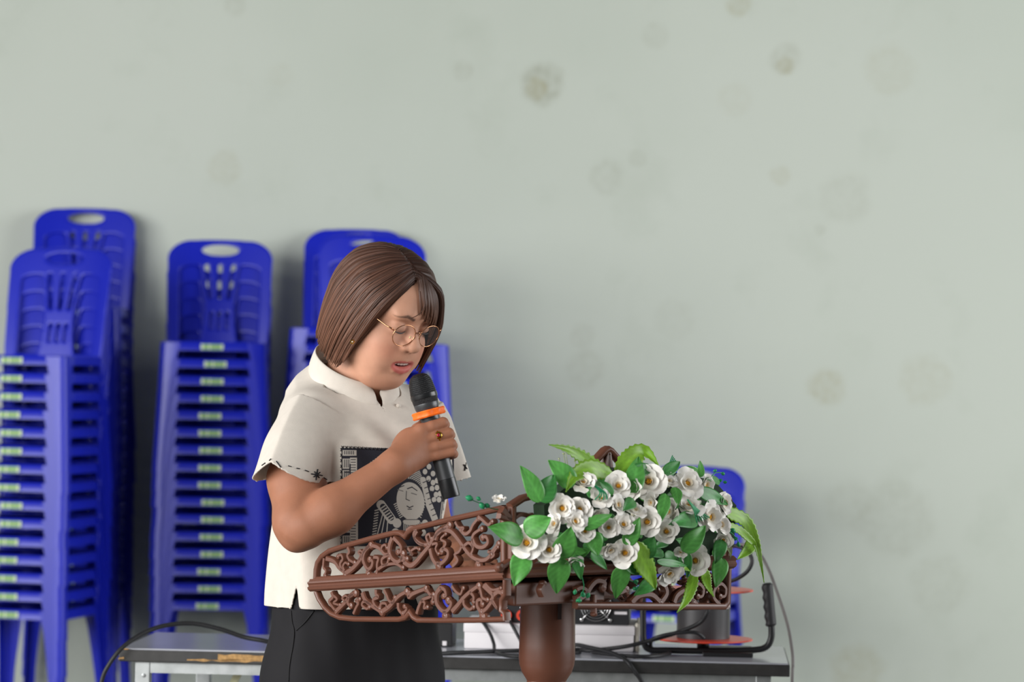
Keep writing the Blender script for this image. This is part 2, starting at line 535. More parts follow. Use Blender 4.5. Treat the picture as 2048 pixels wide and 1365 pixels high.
def make_chair(loc, rz):
    t = empty('plastic_chair', loc, rz)
    for nm, me in [('seat', CH['seat']), ('backrest', CH['backrest'])] + [('leg', q) for q in CH_LEGS] + [('sticker', CH['sticker'])]:
        o = bpy.data.objects.new(nm, me); COL.objects.link(o); o.parent = t
        if nm == 'sticker':
            o.location.x = random.uniform(-0.008, 0.008)
    return t
ORD = ['lowest', 'second', 'third', 'fourth', 'fifth', 'sixth', 'seventh', 'eighth', 'ninth', 'tenth', 'eleventh', 'twelfth', 'thirteenth',
       'fourteenth', 'fifteenth', 'sixteenth', 'seventeenth', 'eighteenth']
def stack(px, D, rz, count, where, group):
    p = P(px, 900, D); x, y = p.x, D
    c, s = math.cos(rz), math.sin(rz)
    # (x, y) is the middle of the seat's front edge
    cx, cy = x - 0.2 * s, y + 0.2 * c
    for k in range(count):
        jx, jr = random.uniform(-0.0025, 0.0025), random.uniform(-0.006, 0.006)
        t = make_chair((cx + jx, cy, SEAT_Z + k * PITCH), rz + jr)
        if count == 3: which = ['lowest of three', 'middle of three', 'topmost of three'][k]
        elif k == count - 1: which = 'topmost chair'
        elif k == 0: which = 'lowest chair'
        else: which = ORD[k] + ' chair from the bottom'
        if count == 3: lab = 'blue plastic chair, %s %s' % (which, where)
        else: lab = 'blue plastic chair, %s %s' % (which, where)
        tag(t, lab, 'chair', group)
R_ = math.radians
stack(22, 11.0, R_(-15), 15, 'of the front stack at the far left', 'chairs of the front far-left stack')
stack(128, 11.85, R_(-1), 18, 'of the taller stack behind the far-left one', 'chairs of the rear far-left stack')
stack(424, 11.57, R_(3), 16, 'of the separate stack left of the woman', 'chairs of the stack left of the woman')
stack(676, 11.85, R_(-4), 17, 'of the rear stack behind her head', 'chairs of the rear stack behind the woman')
stack(786, 10.95, R_(15), 16, 'of the front stack behind her shoulder', 'chairs of the front stack behind the woman')
stack(1334, 11.35, R_(-17), 3, 'stacked behind the flowers and cable reel', 'chairs behind the flowers')
# ================================================================ folding table and what stands on it
T_Z, T_H = 0.72, 0.030
TA = PZ(238, 1297, T_Z); TB = PZ(1580, 1328, T_Z)            # front corners of the top
tx = (TB - TA); T_L = tx.length; tx.normalize(); ty = Vector((-tx.y, tx.x, 0)); tz = Vector((0, 0, 1))
T_W = 0.45
M_LAM = mat('grey_laminate', srgb(176, 178, 186), rough=0.16, spec=0.55, noise=0.03, nscale=5)
M_EDGE = mat('dark_edging', srgb(48, 47, 46), rough=0.5, noise=0.25, nscale=40)
M_CHIP = mat('bare_chipboard', srgb(176, 138, 88), rough=0.9, noise=0.3, nscale=120)
M_GALV = mat('galvanised_steel', srgb(176, 180, 180), rough=0.38, metal=0.75, noise=0.18, nscale=25)
M_GALV2 = mat('yellowed_steel', srgb(206, 204, 168), rough=0.45, metal=0.4, noise=0.15, nscale=30)
def TP(u, v, w=0.0): return TA + tx * u + ty * v + tz * w       # along, back, up from the top's front-left corner
TM = Matrix(((tx.x, ty.x, 0, TA.x), (tx.y, ty.y, 0, TA.y), (0, 0, 1, TA.z), (0, 0, 0, 1)))
tb = empty('folding_table', (TP(T_L / 2, T_W / 2).x, TP(T_L / 2, T_W / 2).y, 0))
tag(tb, 'long folding table with worn grey top and galvanised steel legs behind the lectern', 'table')
MB().box((0.004, 0.004, -0.004), (T_L - 0.004, T_W - 0.004, 0), TM).build('table_top', M_LAM, tb, False)
MB().box((0, 0, -T_H), (T_L, T_W, -0.0035), TM, bev=0.002).build('edging', M_EDGE, tb, False)
# chipped places in the edging where the board shows
random.seed(3)
def chip(u0, u1, w0, w1, n=9):
    m = MB(); top = []; bot = []
    for i in range(n):
        u = u0 + (u1 - u0) * i / (n - 1)
        top.append((u, w1 + random.uniform(-0.004, 0.001))); bot.append((u, w0 + random.uniform(-0.001, 0.004)))
    poly = bot + top[::-1]
    m.prism(poly, TP(0, 0), tx, tz, -ty, -0.003, 0.0012)
    m.build('chipped_edge', M_CHIP, tb, False)
chip(0.155, 0.345, -0.026, -0.019, 11); chip(0.225, 0.345, -0.024, -0.008, 8); chip(0.0, 0.022, -0.004, 0.0005, 4); chip(-0.001, 0.012, -0.028, -0.020, 4)
chip(0.385, 0.5, -0.027, -0.021, 7)
# frame: angle rails under the top, two leg pairs, braces
def angle_bar(a, b, w, t, up, side, m, name):
    """L-section bar from a to b"""
    q = MB(); d = (b - a)
    up, side = Vector(up), Vector(side)
    prof = [(0, 0), (w, 0), (w, t), (t, t), (t, w), (0, w)]
    vs = [a + side * x + up * y for x, y in prof] + [b + side * x + up * y for x, y in prof]
    fs = [[0, 1, 2, 3, 4, 5][::-1], [6, 7, 8, 9, 10, 11]] + [[i, (i + 1) % 6, 6 + (i + 1) % 6, 6 + i] for i in range(6)]
    q.add(vs, fs); return q.build(name, m, tb, False)
zf = -T_H
angle_bar(TP(0.052, 0.02, zf), TP(T_L - 0.052, 0.02, zf), 0.026, 0.003, -tz, ty, M_GALV, 'frame_rail')
angle_bar(TP(0.052, T_W - 0.02, zf), TP(T_L - 0.052, T_W - 0.02, zf), 0.026, 0.003, -tz, -ty, M_GALV, 'frame_rail')
for u in (0.055, T_L - 0.085):
    angle_bar(TP(u, 0.03, zf), TP(u, T_W - 0.03, zf), 0.024, 0.003, -tz, tx, M_GALV, 'frame_rail')
for (u, v) in ((0.034, 0.018), (0.110, T_W - 0.05), (T_L - 0.075, 0.018), (T_L - 0.15, T_W - 0.05)):
    q = MB().box((u, v, -T_Z), (u + 0.034, v + 0.028, -T_H), TM, bev=0.002)
    for zz in (-0.062, -0.085): 
        M4 = TM @ Matrix.Translation((u + 0.02, v, zz)) @ Matrix.Rotation(math.pi / 2, 4, 'X')
        q.lathe([(0.0045, 0.0), (0.0045, 0.002), (0.002, 0.003)], 10, M4)
    q.build('leg', M_GALV, tb, False)
for u0, u1 in ((0.13, 0.265), (T_L - 0.13, T_L - 0.265)):
    m = MB(); a, b = TP(u0, 0.2, -0.30), TP(u1, 0.16, -T_H)
    m.tube([a, b], 0.012, 4); m.build('brace', M_GALV2, tb, False)

M_BLK = mat('black_metal', srgb(26, 26, 28), rough=0.4, spec=0.45)
M_BLKP = mat('black_rubber', srgb(38, 38, 40), rough=0.55, spec=0.4)
M_WBOX = mat('white_card', srgb(226, 222, 224), rough=0.7, noise=0.03)
M_RED = mat('red_plastic', srgb(222, 74, 52), rough=0.35)
M_CHR = mat('chrome', srgb(210, 210, 210), rough=0.15, metal=1.0)
M_CABLE = mat('cable_rubber', srgb(32, 32, 34), rough=0.5, spec=0.4)
M_GREYC = mat('grey_cable', srgb(118, 114, 112), rough=0.5)
def TU(px, py, v):     # px on a plane v behind the front edge of the table: (u, w)
    p = PP(px, py, TP(0, v), ty) - TA
    return p.dot(tx), p.z
def box_px(x0, x1, y0, y1, v, depth, name, m, parent, bev=0.003):
    u0, w1 = TU(x0, (y0 + y0) / 2, v); u1, w0 = TU(x1, y1, v)
    return MB().box((u0, v, w0), (u1, v + depth, w1), TM, bev=bev).build(name, m, parent, False)
# white box lying on the table
wb = empty('white_box', TP(0.9, 0.25))
tag(wb, 'low white box on the table carrying the black amplifier', 'box')
u0, w1 = TU(929, 1246, 0.19); u1, _ = TU(1268, 1246, 0.19)
WB_TOP = w1
MB().box((u0, 0.19, 0.0), (u1, 0.42, w1 - 0.020), TM, bev=0.004).build('body', M_WBOX, wb, True, auto=40)
MB().box((u0 - 0.002, 0.188, w1 - 0.022), (u1 + 0.002, 0.422, w1), TM, bev=0.003).build('lid', M_WBOX, wb, True, auto=40)
u2, _ = TU(1277, 1246, 0.20)
MB().box((u1 + 0.003, 0.20, 0.0), (u2, 0.38, w1 + 0.006), TM, bev=0.002).build('side_flap', mat('cream_card', srgb(205, 200, 186), rough=0.7), wb, False)
# amplifier
am = empty('amplifier', TP(0.9, 0.22, WB_TOP))
tag(am, 'black audio amplifier with a round fan grille on the white box', 'amplifier')
M_AMP = mat('black_panel', srgb(30, 31, 34), rough=0.45, noise=0.1, nscale=60)
a0, _ = TU(960, 1200, 0.21); a1, wt = TU(1259, 1178, 0.21)
MB().box((a0, 0.21, WB_TOP), (a1, 0.41, wt), TM, bev=0.002).build('case', M_AMP, am, False)
gu, gw = TU(1192, 1212, 0.21)
GR = Matrix.Translation(TP(gu, 0.21, gw)) @ TM.to_3x3().to_4x4() @ Matrix.Rotation(math.pi / 2, 4, 'X')
m = MB(); 
m.lathe([(0.038, 0.0), (0.038, 0.0025)], 28, GR)
m.build('fan_opening', mat('fan_dark', srgb(12, 12, 14), rough=0.7), am, False)
for rr in (0.011, 0.017, 0.023, 0.029, 0.035):
    MB().tube([GR @ Vector((rr * math.cos(t * math.tau / 28), rr * math.sin(t * math.tau / 28), 0.006)) for t in range(28)], 0.0012, 5, closed=True).build('guard_ring', M_CHR, am)
for k in range(4):
    a = math.pi / 4 + k * math.pi / 2
    MB().tube([GR @ Vector((0.010 * math.cos(a), 0.010 * math.sin(a), 0.0065)), GR @ Vector((0.041 * math.cos(a), 0.041 * math.sin(a), 0.0065)), GR @ Vector((0.044 * math.cos(a), 0.044 * math.sin(a), 0.003))], 0.0013, 5).build('guard_spoke', M_CHR, am)
    MB().lathe([(0.005, 0), (0.005, 0.003), (0.002, 0.005)], 12, GR @ Matrix.Translation((0.046 * math.cos(a), 0.046 * math.sin(a), 0))).build('screw', M_CHR, am)
q0, q1 = TU(1229, 1224, 0.21), TU(1254, 1230, 0.21)
MB().box((q0[0], 0.2085, q1[1]), (q1[0], 0.211, q0[1]), TM).build('rating_label', M_WBOX, am, False)
for px in (1013, 1044, 1160):
    tu, tw = TU(px, 1231, 0.21)
    T4 = Matrix.Translation(TP(tu, 0.21, tw)) @ TM.to_3x3().to_4x4() @ Matrix.Rotation(math.pi / 2, 4, 'X')
    if px < 1100:
        MB().lathe([(0.0065, 0.0), (0.0125, 0.0), (0.0125, 0.012), (0.0065, 0.012), (0.0065, 0.0)], 20, T4, cap=False).build('speaker_terminal', M_RED, am, True, auto=40)
        MB().lathe([(0.0045, 0.0), (0.0045, 0.018), (0.002, 0.02)], 14, T4).build('terminal_post', M_BLK, am, True, auto=40)
        MB().lathe([(0.003, 0), (0.003, 0.004)], 10, T4 @ Matrix.Translation((-0.002, 0.017, 0))).build('screw', M_CHR, am)
# small black box by her hip
sb = empty('adapter_box', TP(0.7, 0.25)); tag(sb, 'small black box with a white label beside her hip', 'box')
b0, bt = TU(858, 1246, 0.22); b1, _ = TU(905, 1250, 0.22)
MB().box((b0, 0.22, 0), (b1, 0.34, bt), TM, bev=0.003).build('body', M_BLK, sb, False)
c0, c1 = TU(885, 1283, 0.22), TU(893, 1292, 0.22)
MB().box((c0[0], 0.2185, c1[1]), (c1[0], 0.221, c0[1]), TM).build('label_patch', M_WBOX, sb, False)

# cable reel: red flanges round an upright drum, black tube stand with a grip
cr = empty('cable_reel', TP(1.26, 0.22))
tag(cr, 'cable reel with red flanges and a black tube stand with grooved grip', 'cable reel')
RV = 0.235
ru, _ = TU(1407, 1240, RV)
def CRM(w): return TM @ Matrix.Translation((ru, RV, w))
_, w_lo = TU(1407, 1281, RV); _, w_hi = TU(1407, 1181, RV)
w_lo = max(w_lo, 0.03)
fr = (TU(1505, 1281, RV)[0] - ru)
for ww in (w_lo, w_hi):
    MB().lathe([(0.012, ww - 0.001), (fr - 0.008, ww - 0.002), (fr, ww), (fr, ww + 0.003), (fr - 0.008, ww + 0.004), (0.012, ww + 0.003)], 48, TM @ Matrix.Translation((ru, RV, 0))).build('flange', M_RED, cr, True, auto=40)
dr = (TU(1455, 1240, RV)[0] - ru) + 0.006
MB().lathe([(dr * 0.5, w_lo + 0.004), (dr, w_lo + 0.004), (dr, w_hi - 0.002), (dr * 0.5, w_hi - 0.002)], 40, TM @ Matrix.Translation((ru, RV, 0))).build('drum', mat('drum_grey', srgb(62, 62, 64), rough=0.4), cr, True, auto=40)
MB().lathe([(0.014, 0.008), (0.014, w_lo)], 16, TM @ Matrix.Translation((ru, RV, 0))).build('axle', M_BLK, cr)
def TPW(px, py, v):
    u, w = TU(px, py, v); return TP(u, v, w)
VT = 0.17
pts = [TPW(1286, 1160, VT), TPW(1286, 1240, VT), TPW(1288, 1284, VT), TPW(1300, 1300, VT), TPW(1340, 1304, VT), TPW(1430, 1303, VT), TPW(1505, 1301, VT), TPW(1532, 1295, VT), TPW(1542, 1278, VT), TPW(1543, 1255, VT), TPW(1541, 1230, VT), TPW(1535, 1175, VT)]
for p in pts: p.z = max(p.z, T_Z + 0.0085)
MB().tube(catmull(pts, 6), 0.0075, 12).build('stand_tube', M_BLK, cr)
g = []; grr = []
for i in range(33):
    t = i / 32; g.append(TPW(1533 + 8 * t, 1167 + 86 * t, VT)); grr.append(0.0138 - (0.004 if i in (0, 32) else 0))
gm = MB(); gm.tube(g, grr, 20)
for i in range(33):                      # finger grooves down one side
    for k in range(20):
        v = gm.v[i * 20 + k]; d = v - g[i]
        if d.x < 0: v.x -= d.x * (0.10 + 0.20 * (0.5 + 0.5 * math.cos(i / 32 * math.tau * 4.5)))
gm.build('grip', M_BLKP, cr)
# plate at the foot of the stand
q0 = TU(1405, 1298, 0.15); q1 = TU(1506, 1298, 0.15)
MB().box((q0[0], 0.12, 0.0005), (q1[0] , 0.32, 0.010), TM, bev=0.002).build('foot_plate', M_BLK, cr, False)

# cables
def cable(pts, r, label, m=None, name='cable', group=None):
    o = MB().tube(catmull(pts, 8), r, 8).build(name, m or M_CABLE)
    tag(o, label, 'cable', group); return o
def onT(px, py): 
    p = PZ(px, py, T_Z + 0.005); return p
cable([TPW(640, 1306, 0.10), TPW(580, 1296, 0.09), TPW(530, 1283, 0.07), TPW(488, 1275, 0.07), TPW(440, 1259, 0.06), TPW(385, 1248, 0.05), TPW(330, 1252, 0.03), TPW(285, 1268, 0.0), TPW(245, 1296, -0.03), TPW(218, 1330, -0.04), TPW(203, 1365, -0.04), TPW(190, 1440, -0.04), TPW(185, 1640, 0.0)], 0.0052,
      'thick black cable arching over the left end of the table')
cable([onT(860, 1310), onT(900, 1307), onT(960, 1305), onT(1040, 1302), onT(1150, 1300), onT(1180, 1302), TPW(1250, 1294, 0.13), TPW(1300, 1282, 0.13), TPW(1360, 1264, 0.11), TPW(1400, 1246, 0.10), TPW(1416, 1222, 0.09), TPW(1425, 1190, 0.12), TPW(1427, 1165, 0.17)], 0.0048,
      'black cable rising from the table towards the reel drum')
cable([TPW(962, 1240, 0.20), TPW(972, 1254, 0.175), TPW(982, 1272, 0.16), TPW(988, 1290, 0.14), onT(990, 1303), onT(1008, 1311), onT(1050, 1314), onT(1100, 1310), onT(1160, 1306)], 0.0042,
      'black lead hanging from the amplifier left of the column')
cable([TPW(1015, 1236, 0.20), TPW(1026, 1254, 0.175), TPW(1038, 1276, 0.16), TPW(1050, 1296, 0.13), onT(1066, 1308), onT(1110, 1312), onT(1140, 1312)], 0.0042,
      'black lead from the red terminal running behind the column')
cable([onT(1120, 1302), TPW(1150, 1291, 0.16), TPW(1180, 1296, 0.12), TPW(1215, 1304, 0.07), TPW(1240, 1314, 0.025), TPW(1256, 1326, -0.006), TPW(1270, 1345, -0.012), TPW(1284, 1366, -0.014), TPW(1300, 1420, -0.014), TPW(1310, 1600, -0.01)], 0.005,
      'black cable hanging over the front edge of the table right of the column')
cable([onT(1185, 1305), onT(1240, 1312), onT(1300, 1314), onT(1338, 1308), onT(1332, 1301), onT(1305, 1299), TPW(1305, 1280, 0.12), TPW(1345, 1268, 0.10), TPW(1390, 1266, 0.10), TPW(1408, 1278, 0.11)], 0.0045,
      'looped black cable lying at the foot of the reel')
cable([TPW(1455, 1165, 0.16), TPW(1475, 1158, 0.14), TPW(1496, 1142, 0.12), TPW(1504, 1120, 0.12), TPW(1490, 1100, 0.13), TPW(1465, 1092, 0.15), TPW(1445, 1100, 0.18), TPW(1430, 1130, 0.22), TPW(1425, 1180, 0.24)], 0.0046,
      'black cable looping out beside the flowers above the reel')
cable([TPW(1440, 1110, 0.30), TPW(1478, 1090, 0.28), TPW(1512, 1100, 0.24), TPW(1535, 1135, 0.2), TPW(1556, 1190, 0.12), TPW(1575, 1250, 0.06), TPW(1584, 1300, 0.0), TPW(1586, 1330, -0.02), TPW(1584, 1375, -0.03), TPW(1580, 1640, 0.0)], 0.0038,
      'thin grey cable falling over the right end of the table', M_GREYC)
# ================================================================ carved plastic lectern
M_BROWN = mat('brown_plastic', srgb(102, 63, 48), rough=0.36, spec=0.5, noise=0.06, nscale=12)
D0 = 5.42
AL = R_(44)
ex_f = Vector((math.cos(AL), math.sin(AL), 0))        # along the front, to the right and back
n_f = Vector((math.sin(AL), -math.cos(AL), 0))        # front normal, towards camera right
ex_s = -n_f                                            # along the side, away to the speaker
n_s = -ex_f                                            # near-side normal, towards camera left
C0 = P(1017, 1150, D0)                                  # near corner
C0.z = 0
lec = empty('lectern')
zup = Vector((0, 0, 1))
def S2(px, py):                                        # px -> coordinates on the near side plane (along side from corner, height)
    p = PP(px, py, C0, n_s) - C0
    return p.dot(ex_s), p.z
def F2(px, py):
    p = PP(px, py, C0, n_f) - C0
    return p.dot(ex_f), p.z
TH = 0.012
def fret(curves, plane_pt, ex, nn, parent, r=0.0042, name='scroll'):
    """each scroll a swept strap with a rounded front, as deep as the panel"""
    for c in curves:
        pts, rad = c if isinstance(c, tuple) else (c, r)
        sp = catmull([Vector((u, w, 0)) for u, w in pts], 5)
        L = len(sp); m = MB()
        rad = rad * 1.22
        rs = [rad * (1.0 - 0.25 * (i / (L - 1))) for i in range(L)]
        prof = [(-1, -1.0), (-1, 0.55), (-0.62, 1.0), (0.62, 1.0), (1, 0.55), (1, -1.0)]
        vs = []; fs = []
        for i, p in enumerate(sp):
            t = sp[min(i + 1, L - 1)] - sp[max(i - 1, 0)]
            t = t.normalized() if t.length > 1e-9 else Vector((1, 0, 0))
            s_ = Vector((-t.y, t.x, 0))
            for (a, b) in prof:
                q = p + s_ * (a * rs[i])
                vs.append(plane_pt + ex * q.x + zup * q.y + nn * (b * TH * 0.5))
        k = len(prof)
        for i in range(L - 1):
            for j in range(k): fs.append([i * k + j, i * k + (j + 1) % k, (i + 1) * k + (j + 1) % k, (i + 1) * k + j])
        fs.append(list(range(k))); fs.append([(L - 1) * k + j for j in range(k)])
        m.add(vs, fs)
        # ball at the curled end
        e = sp[-1]; c_ = plane_pt + ex * e.x + zup * e.y
        m.lathe([(0.0005, -TH * .45), (rad * 1.25, -TH * .45), (rad * 1.4, TH * .1), (rad * 1.0, TH * .42), (0.0005, TH * .55)], 10, frame(c_, nn), cap=False)
        m.build(name, M_BROWN, parent, True, auto=38)
def strap(poly2, plane_pt, ex, nn, parent, w, name, deep=1.0, closed=False):
    """frame bar of a panel following an outline: flat bar with a raised bead"""
    sp = [Vector((u, v, 0)) for u, v in poly2]; L = len(sp); m = MB(); vs = []; fs = []
    prof = [(-1, -1), (-1, 0.6), (-0.7, 0.95), (0.0, 1.15), (0.7, 0.95), (1, 0.6), (1, -1)]
    for i, p in enumerate(sp):
        t1 = (sp[i] - sp[i - 1]).normalized() if i else (sp[1] - sp[0]).normalized()
        t2 = (sp[i + 1] - sp[i]).normalized() if i < L - 1 else t1
        t = (t1 + t2).normalized(); s_ = Vector((-t.y, t.x, 0)); k_ = 1 / max(0.5, t.dot(t1))
        for a, b in prof:
            q = p + s_ * (a * w * 0.5 * k_)
            vs.append(plane_pt + ex * q.x + zup * q.y + nn * (b * TH * 0.5 * deep))
    k = len(prof)
    for i in range(L - 1):
        for j in range(k): fs.append([i * k + j, i * k + (j + 1) % k, (i + 1) * k + (j + 1) % k, (i + 1) * k + j])
    fs.append(list(range(k))); fs.append([(L - 1) * k + j for j in range(k)])
    m.add(vs, fs); return m.build(name, M_BROWN, parent, True, auto=38)

def z6(x, y): return 620 + x / 6.825, 1060 + y / 6.825
def z7(x, y): return 820 + x / 6.827, 1060 + y / 6.827
def z5(x, y): return 860 + x / 9.75, 960 + y / 9.75
def conv(fn, pts): return [S2(*fn(*p)) for p in pts]
UP = [S2(*p) for p in [(633, 1160), (634, 1140), (637, 1126), (645, 1114), (660, 1103), (690, 1093), (740, 1079), (775, 1070), (793, 1066), (803, 1067), (812, 1074), (817, 1066), (828, 1058), (860, 1050), (905, 1039), (955, 1028), (1008, 1016)]]
LO = [S2(*p) for p in [(634, 1184), (640, 1199), (651, 1216), (664, 1228), (682, 1236), (710, 1239), (760, 1239.5), (800, 1239.5), (813, 1236), (822, 1225), (829, 1236), (838, 1241), (880, 1241.5), (950, 1241), (1014, 1239)]]
UPPER = [
    (conv(z6, [(220, 390), (212, 460), (215, 520), (245, 560), (228, 625)]), .0034),
    (conv(z6, [(245, 395), (330, 420), (380, 460), (420, 520), (480, 570), (505, 620)]), .0046),
    (conv(z6, [(470, 560), (440, 470), (475, 400), (450, 345), (405, 370)]), .0036),
    (conv(z6, [(500, 560), (480, 500), (510, 450), (545, 470)]), .003),
    (conv(z6, [(540, 240), (565, 300), (540, 350), (565, 410), (630, 450)]), .0036),
    (conv(z6, [(500, 600), (570, 560), (650, 490), (720, 400), (760, 300), (850, 215)]), .005),
    (conv(z6, [(690, 420), (720, 350), (690, 310), (720, 285), (745, 320)]), .003),
    (conv(z6, [(850, 215), (780, 290), (752, 390), (775, 480), (820, 540), (870, 500), (880, 430), (835, 410)]), .0046),
    (conv(z6, [(820, 545), (810, 580), (815, 610)]), .005),
    (conv(z6, [(860, 215), (940, 235), (1000, 280), (1050, 335), (1110, 330)]), .004),
    (conv(z6, [(1000, 270), (1020, 220), (1060, 210), (1070, 250)]), .003),
    (conv(z6, [(1150, 110), (1118, 190), (1108, 290), (1145, 390), (1220, 440), (1275, 400), (1290, 330)]), .005),
    (conv(z6, [(1165, 110), (1215, 160), (1270, 230), (1265, 300), (1220, 310)]), .0042),
    (conv(z6, [(895, 375), (960, 390), (945, 470), (945, 560), (935, 600)]), .0036),
    (conv(z6, [(1110, 340), (1050, 370), (1010, 410), (1020, 480), (1080, 470), (1100, 400)]), .0036),
    (conv(z6, [(960, 540), (1040, 490), (1120, 470), (1210, 470), (1290, 520)]), .0036),
    (conv(z6, [(1330, 420), (1275, 410), (1300, 375), (1345, 400)]), .004),
    (conv(z7, [(0, 250), (70, 350), (40, 300), (110, 250), (150, 270)]), .003),
    (conv(z7, [(-60, 440), (30, 490), (110, 440), (200, 330), (290, 220), (340, 130), (450, 20), (560, -60)]), .005),
    (conv(z7, [(-20, 20), (40, -25), (110, 0), (80, 60), (110, 140), (200, 200), (280, 200)]), .0042),
    (conv(z7, [(130, 20), (90, 110), (150, 190), (230, 210)]), .0034),
    (conv(z7, [(290, 200), (250, 100), (290, 60), (310, 120)]), .0032),
    (conv(z7, [(300, 260), (330, 380), (390, 470), (470, 450), (540, 370), (540, 290), (470, 260), (450, 300)]), .0046),
    (conv(z7, [(330, 200), (400, 190), (380, 260), (410, 330)]), .003),
    (conv(z7, [(370, 140), (400, 40), (480, 0), (580, 20), (660, 100), (740, 210), (840, 340), (950, 410), (1060, 410), (1140, 340)]), .005),
    (conv(z7, [(470, 270), (520, 180), (450, 130), (510, 60)]), .003),
    (conv(z7, [(610, 500), (680, 420), (640, 340), (700, 300), (740, 220)]), .0034),
    (conv(z7, [(420, 440), (410, 500)]), .006),
    (conv(z7, [(960, 420), (950, 490)]), .006),
    (conv(z7, [(760, 230), (830, 180), (890, 250), (860, 340)]), .0034),
    (conv(z7, [(890, 250), (880, 150), (900, 60), (1000, -10)]), .004),
    (conv(z7, [(880, 120), (930, 220), (1020, 240), (1090, 180), (1070, 100), (1010, 110)]), .0044),
    (conv(z7, [(1090, 300), (1180, 340), (1130, 380), (1220, 240)]), .003),
    (conv(z7, [(1120, 340), (1180, 260), (1230, 190)]), .004),
    (conv(z5, [(530, 820), (600, 930), (700, 940), (660, 1010)]), .003),
    (conv(z5, [(620, 960), (720, 1060), (820, 1000), (880, 880), (980, 760)]), .004),
    (conv(z5, [(980, 720), (1080, 800), (1180, 880), (1240, 820)]), .0036),
]
LOWER = [
    (conv(z6, [(320, 850), (340, 920), (290, 980), (340, 1060), (380, 1110)]), .004),
    (conv(z6, [(350, 900), (400, 950), (350, 1000), (430, 1030)]), .003),
    (conv(z6, [(370, 1130), (420, 1080), (510, 990), (560, 920), (640, 870)]), .005),
    (conv(z6, [(520, 990), (470, 940), (510, 900), (550, 930)]), .003),
    (conv(z6, [(620, 870), (560, 920), (545, 1000), (580, 1040)]), .0044),
    (conv(z6, [(740, 860), (780, 960), (860, 1030), (950, 1090), (1000, 1130)]), .005),
    (conv(z6, [(620, 1150), (660, 1060), (690, 1000), (650, 970), (700, 950)]), .0034),
    (conv(z6, [(870, 1020), (770, 980), (740, 1030), (800, 1080), (830, 1060)]), .0034),
    (conv(z6, [(930, 820), (930, 880), (960, 920), (890, 960), (920, 1040), (970, 1080)]), .0042),
    (conv(z6, [(1040, 820), (1080, 900), (1110, 970), (1170, 1000), (1180, 930)]), .0036),
    (conv(z6, [(1010, 1120), (1110, 1050), (1180, 970), (1250, 900), (1340, 850)]), .005),
    (conv(z6, [(990, 1070), (1000, 1010), (1060, 1010), (1080, 1060)]), .0034),
    (conv(z6, [(1230, 1000), (1240, 1090), (1290, 1150)]), .004),
    (conv(z6, [(1300, 1150), (1350, 1080), (1310, 1050)]), .0034),
    (conv(z7, [(20, 830), (10, 920), (60, 880), (150, 840), (240, 810)]), .005),
    (conv(z7, [(250, 800), (290, 870), (340, 920), (330, 990)]), .0038),
    (conv(z7, [(120, 1150), (150, 1050), (200, 960), (300, 920), (340, 890)]), .004),
    (conv(z7, [(180, 960), (230, 1000), (220, 1070), (260, 1060)]), .0034),
    (conv(z7, [(450, 790), (390, 870), (385, 980), (430, 1070), (500, 1120), (560, 1080), (590, 1000), (540, 970)]), .005),
    (conv(z7, [(440, 790), (500, 820), (520, 900), (480, 910)]), .0042),
    (conv(z7, [(600, 770), (660, 850), (720, 880), (750, 800)]), .0034),
    (conv(z7, [(600, 1120), (680, 1030), (760, 930), (860, 840), (960, 770)]), .005),
    (conv(z7, [(760, 960), (770, 1030), (840, 1090), (890, 1060)]), .0036),
    (conv(z7, [(850, 850), (900, 920), (890, 990)]), .0036),
    (conv(z7, [(1030, 760), (1100, 830), (1160, 900), (1130, 1000), (1060, 1090), (1000, 1130)]), .005),
    (conv(z7, [(1000, 1130), (950, 1050), (950, 970), (1000, 960), (1010, 1020)]), .0042),
    (conv(z7, [(980, 790), (1000, 860), (1020, 930), (1080, 960)]), .0036),
    (conv(z7, [(1160, 900), (1230, 850), (1290, 870)]), .005),
    (conv(z7, [(1150, 950), (1220, 1080), (1130, 960)]), .003),
    (conv(z7, [(1060, 740), (1150, 820), (1260, 800)]), .003),
    (conv(z7, [(1010, 1130), (1015, 1190)]), .006),
    (conv(z7, [(500, 1110), (500, 1180)]), .006),
]
S_LEN = S2(629, 1172)[0]
def side_panels(off, ex, nn, flip_name):
    pt = C0 + off
    up = MB()
    p1 = strap(UP, pt, ex, nn, lec, 0.0098, 'upper_side_panel')
    fret(UPPER, pt, ex, nn, p1)
    strap([S2(632, 1158), S2(1012, 1133)], pt, ex, nn, p1, 0.007, 'sill')
    strap([S2(1010, 1136), S2(1009, 1013)], pt, ex, nn, p1, 0.0125, 'corner_post', 1.2)
    p2 = strap(LO, pt, ex, nn, lec, 0.0098, 'lower_side_panel')
    fret(LOWER, pt, ex, nn, p2)
    strap([S2(1013, 1160), S2(1013, 1190), S2(1006, 1200), S2(1005, 1222), S2(1012, 1228), S2(1013, 1242)], pt, ex, nn, p2, 0.008, 'corner_post', 1.2)
    # moulded rail
    a, b = S2(626, 1171.5), S2(1016, 1147)
    d = Vector((b[0] - a[0], b[1] - a[1])).normalized(); s_ = Vector((-d.y, d.x))
    if s_.y < 0: s_ = -s_
    prof = [(-.0115, -.012), (-.0115, .008), (-.008, .013), (-.0035, .0145), (-.002, .011), (.001, .0115), (.004, .014), (.0065, .0135), (.0072, .010), (.0085, .010), (.0095, .008), (.0118, .007), (.0118, -.012)]
    m = MB(); vs = []
    for q in (a, b):
        for (h, dep) in prof:
            vs.append(pt + ex * (q[0] + s_.x * h) + zup * (q[1] + s_.y * h) + nn * dep)
    k = len(prof)
    m.add(vs, [list(range(k)), [k + j for j in range(k)]] + [[j, (j + 1) % k, k + (j + 1) % k, k + j] for j in range(k)])
    m.build('side_rail', M_BROWN, lec, True, auto=25)
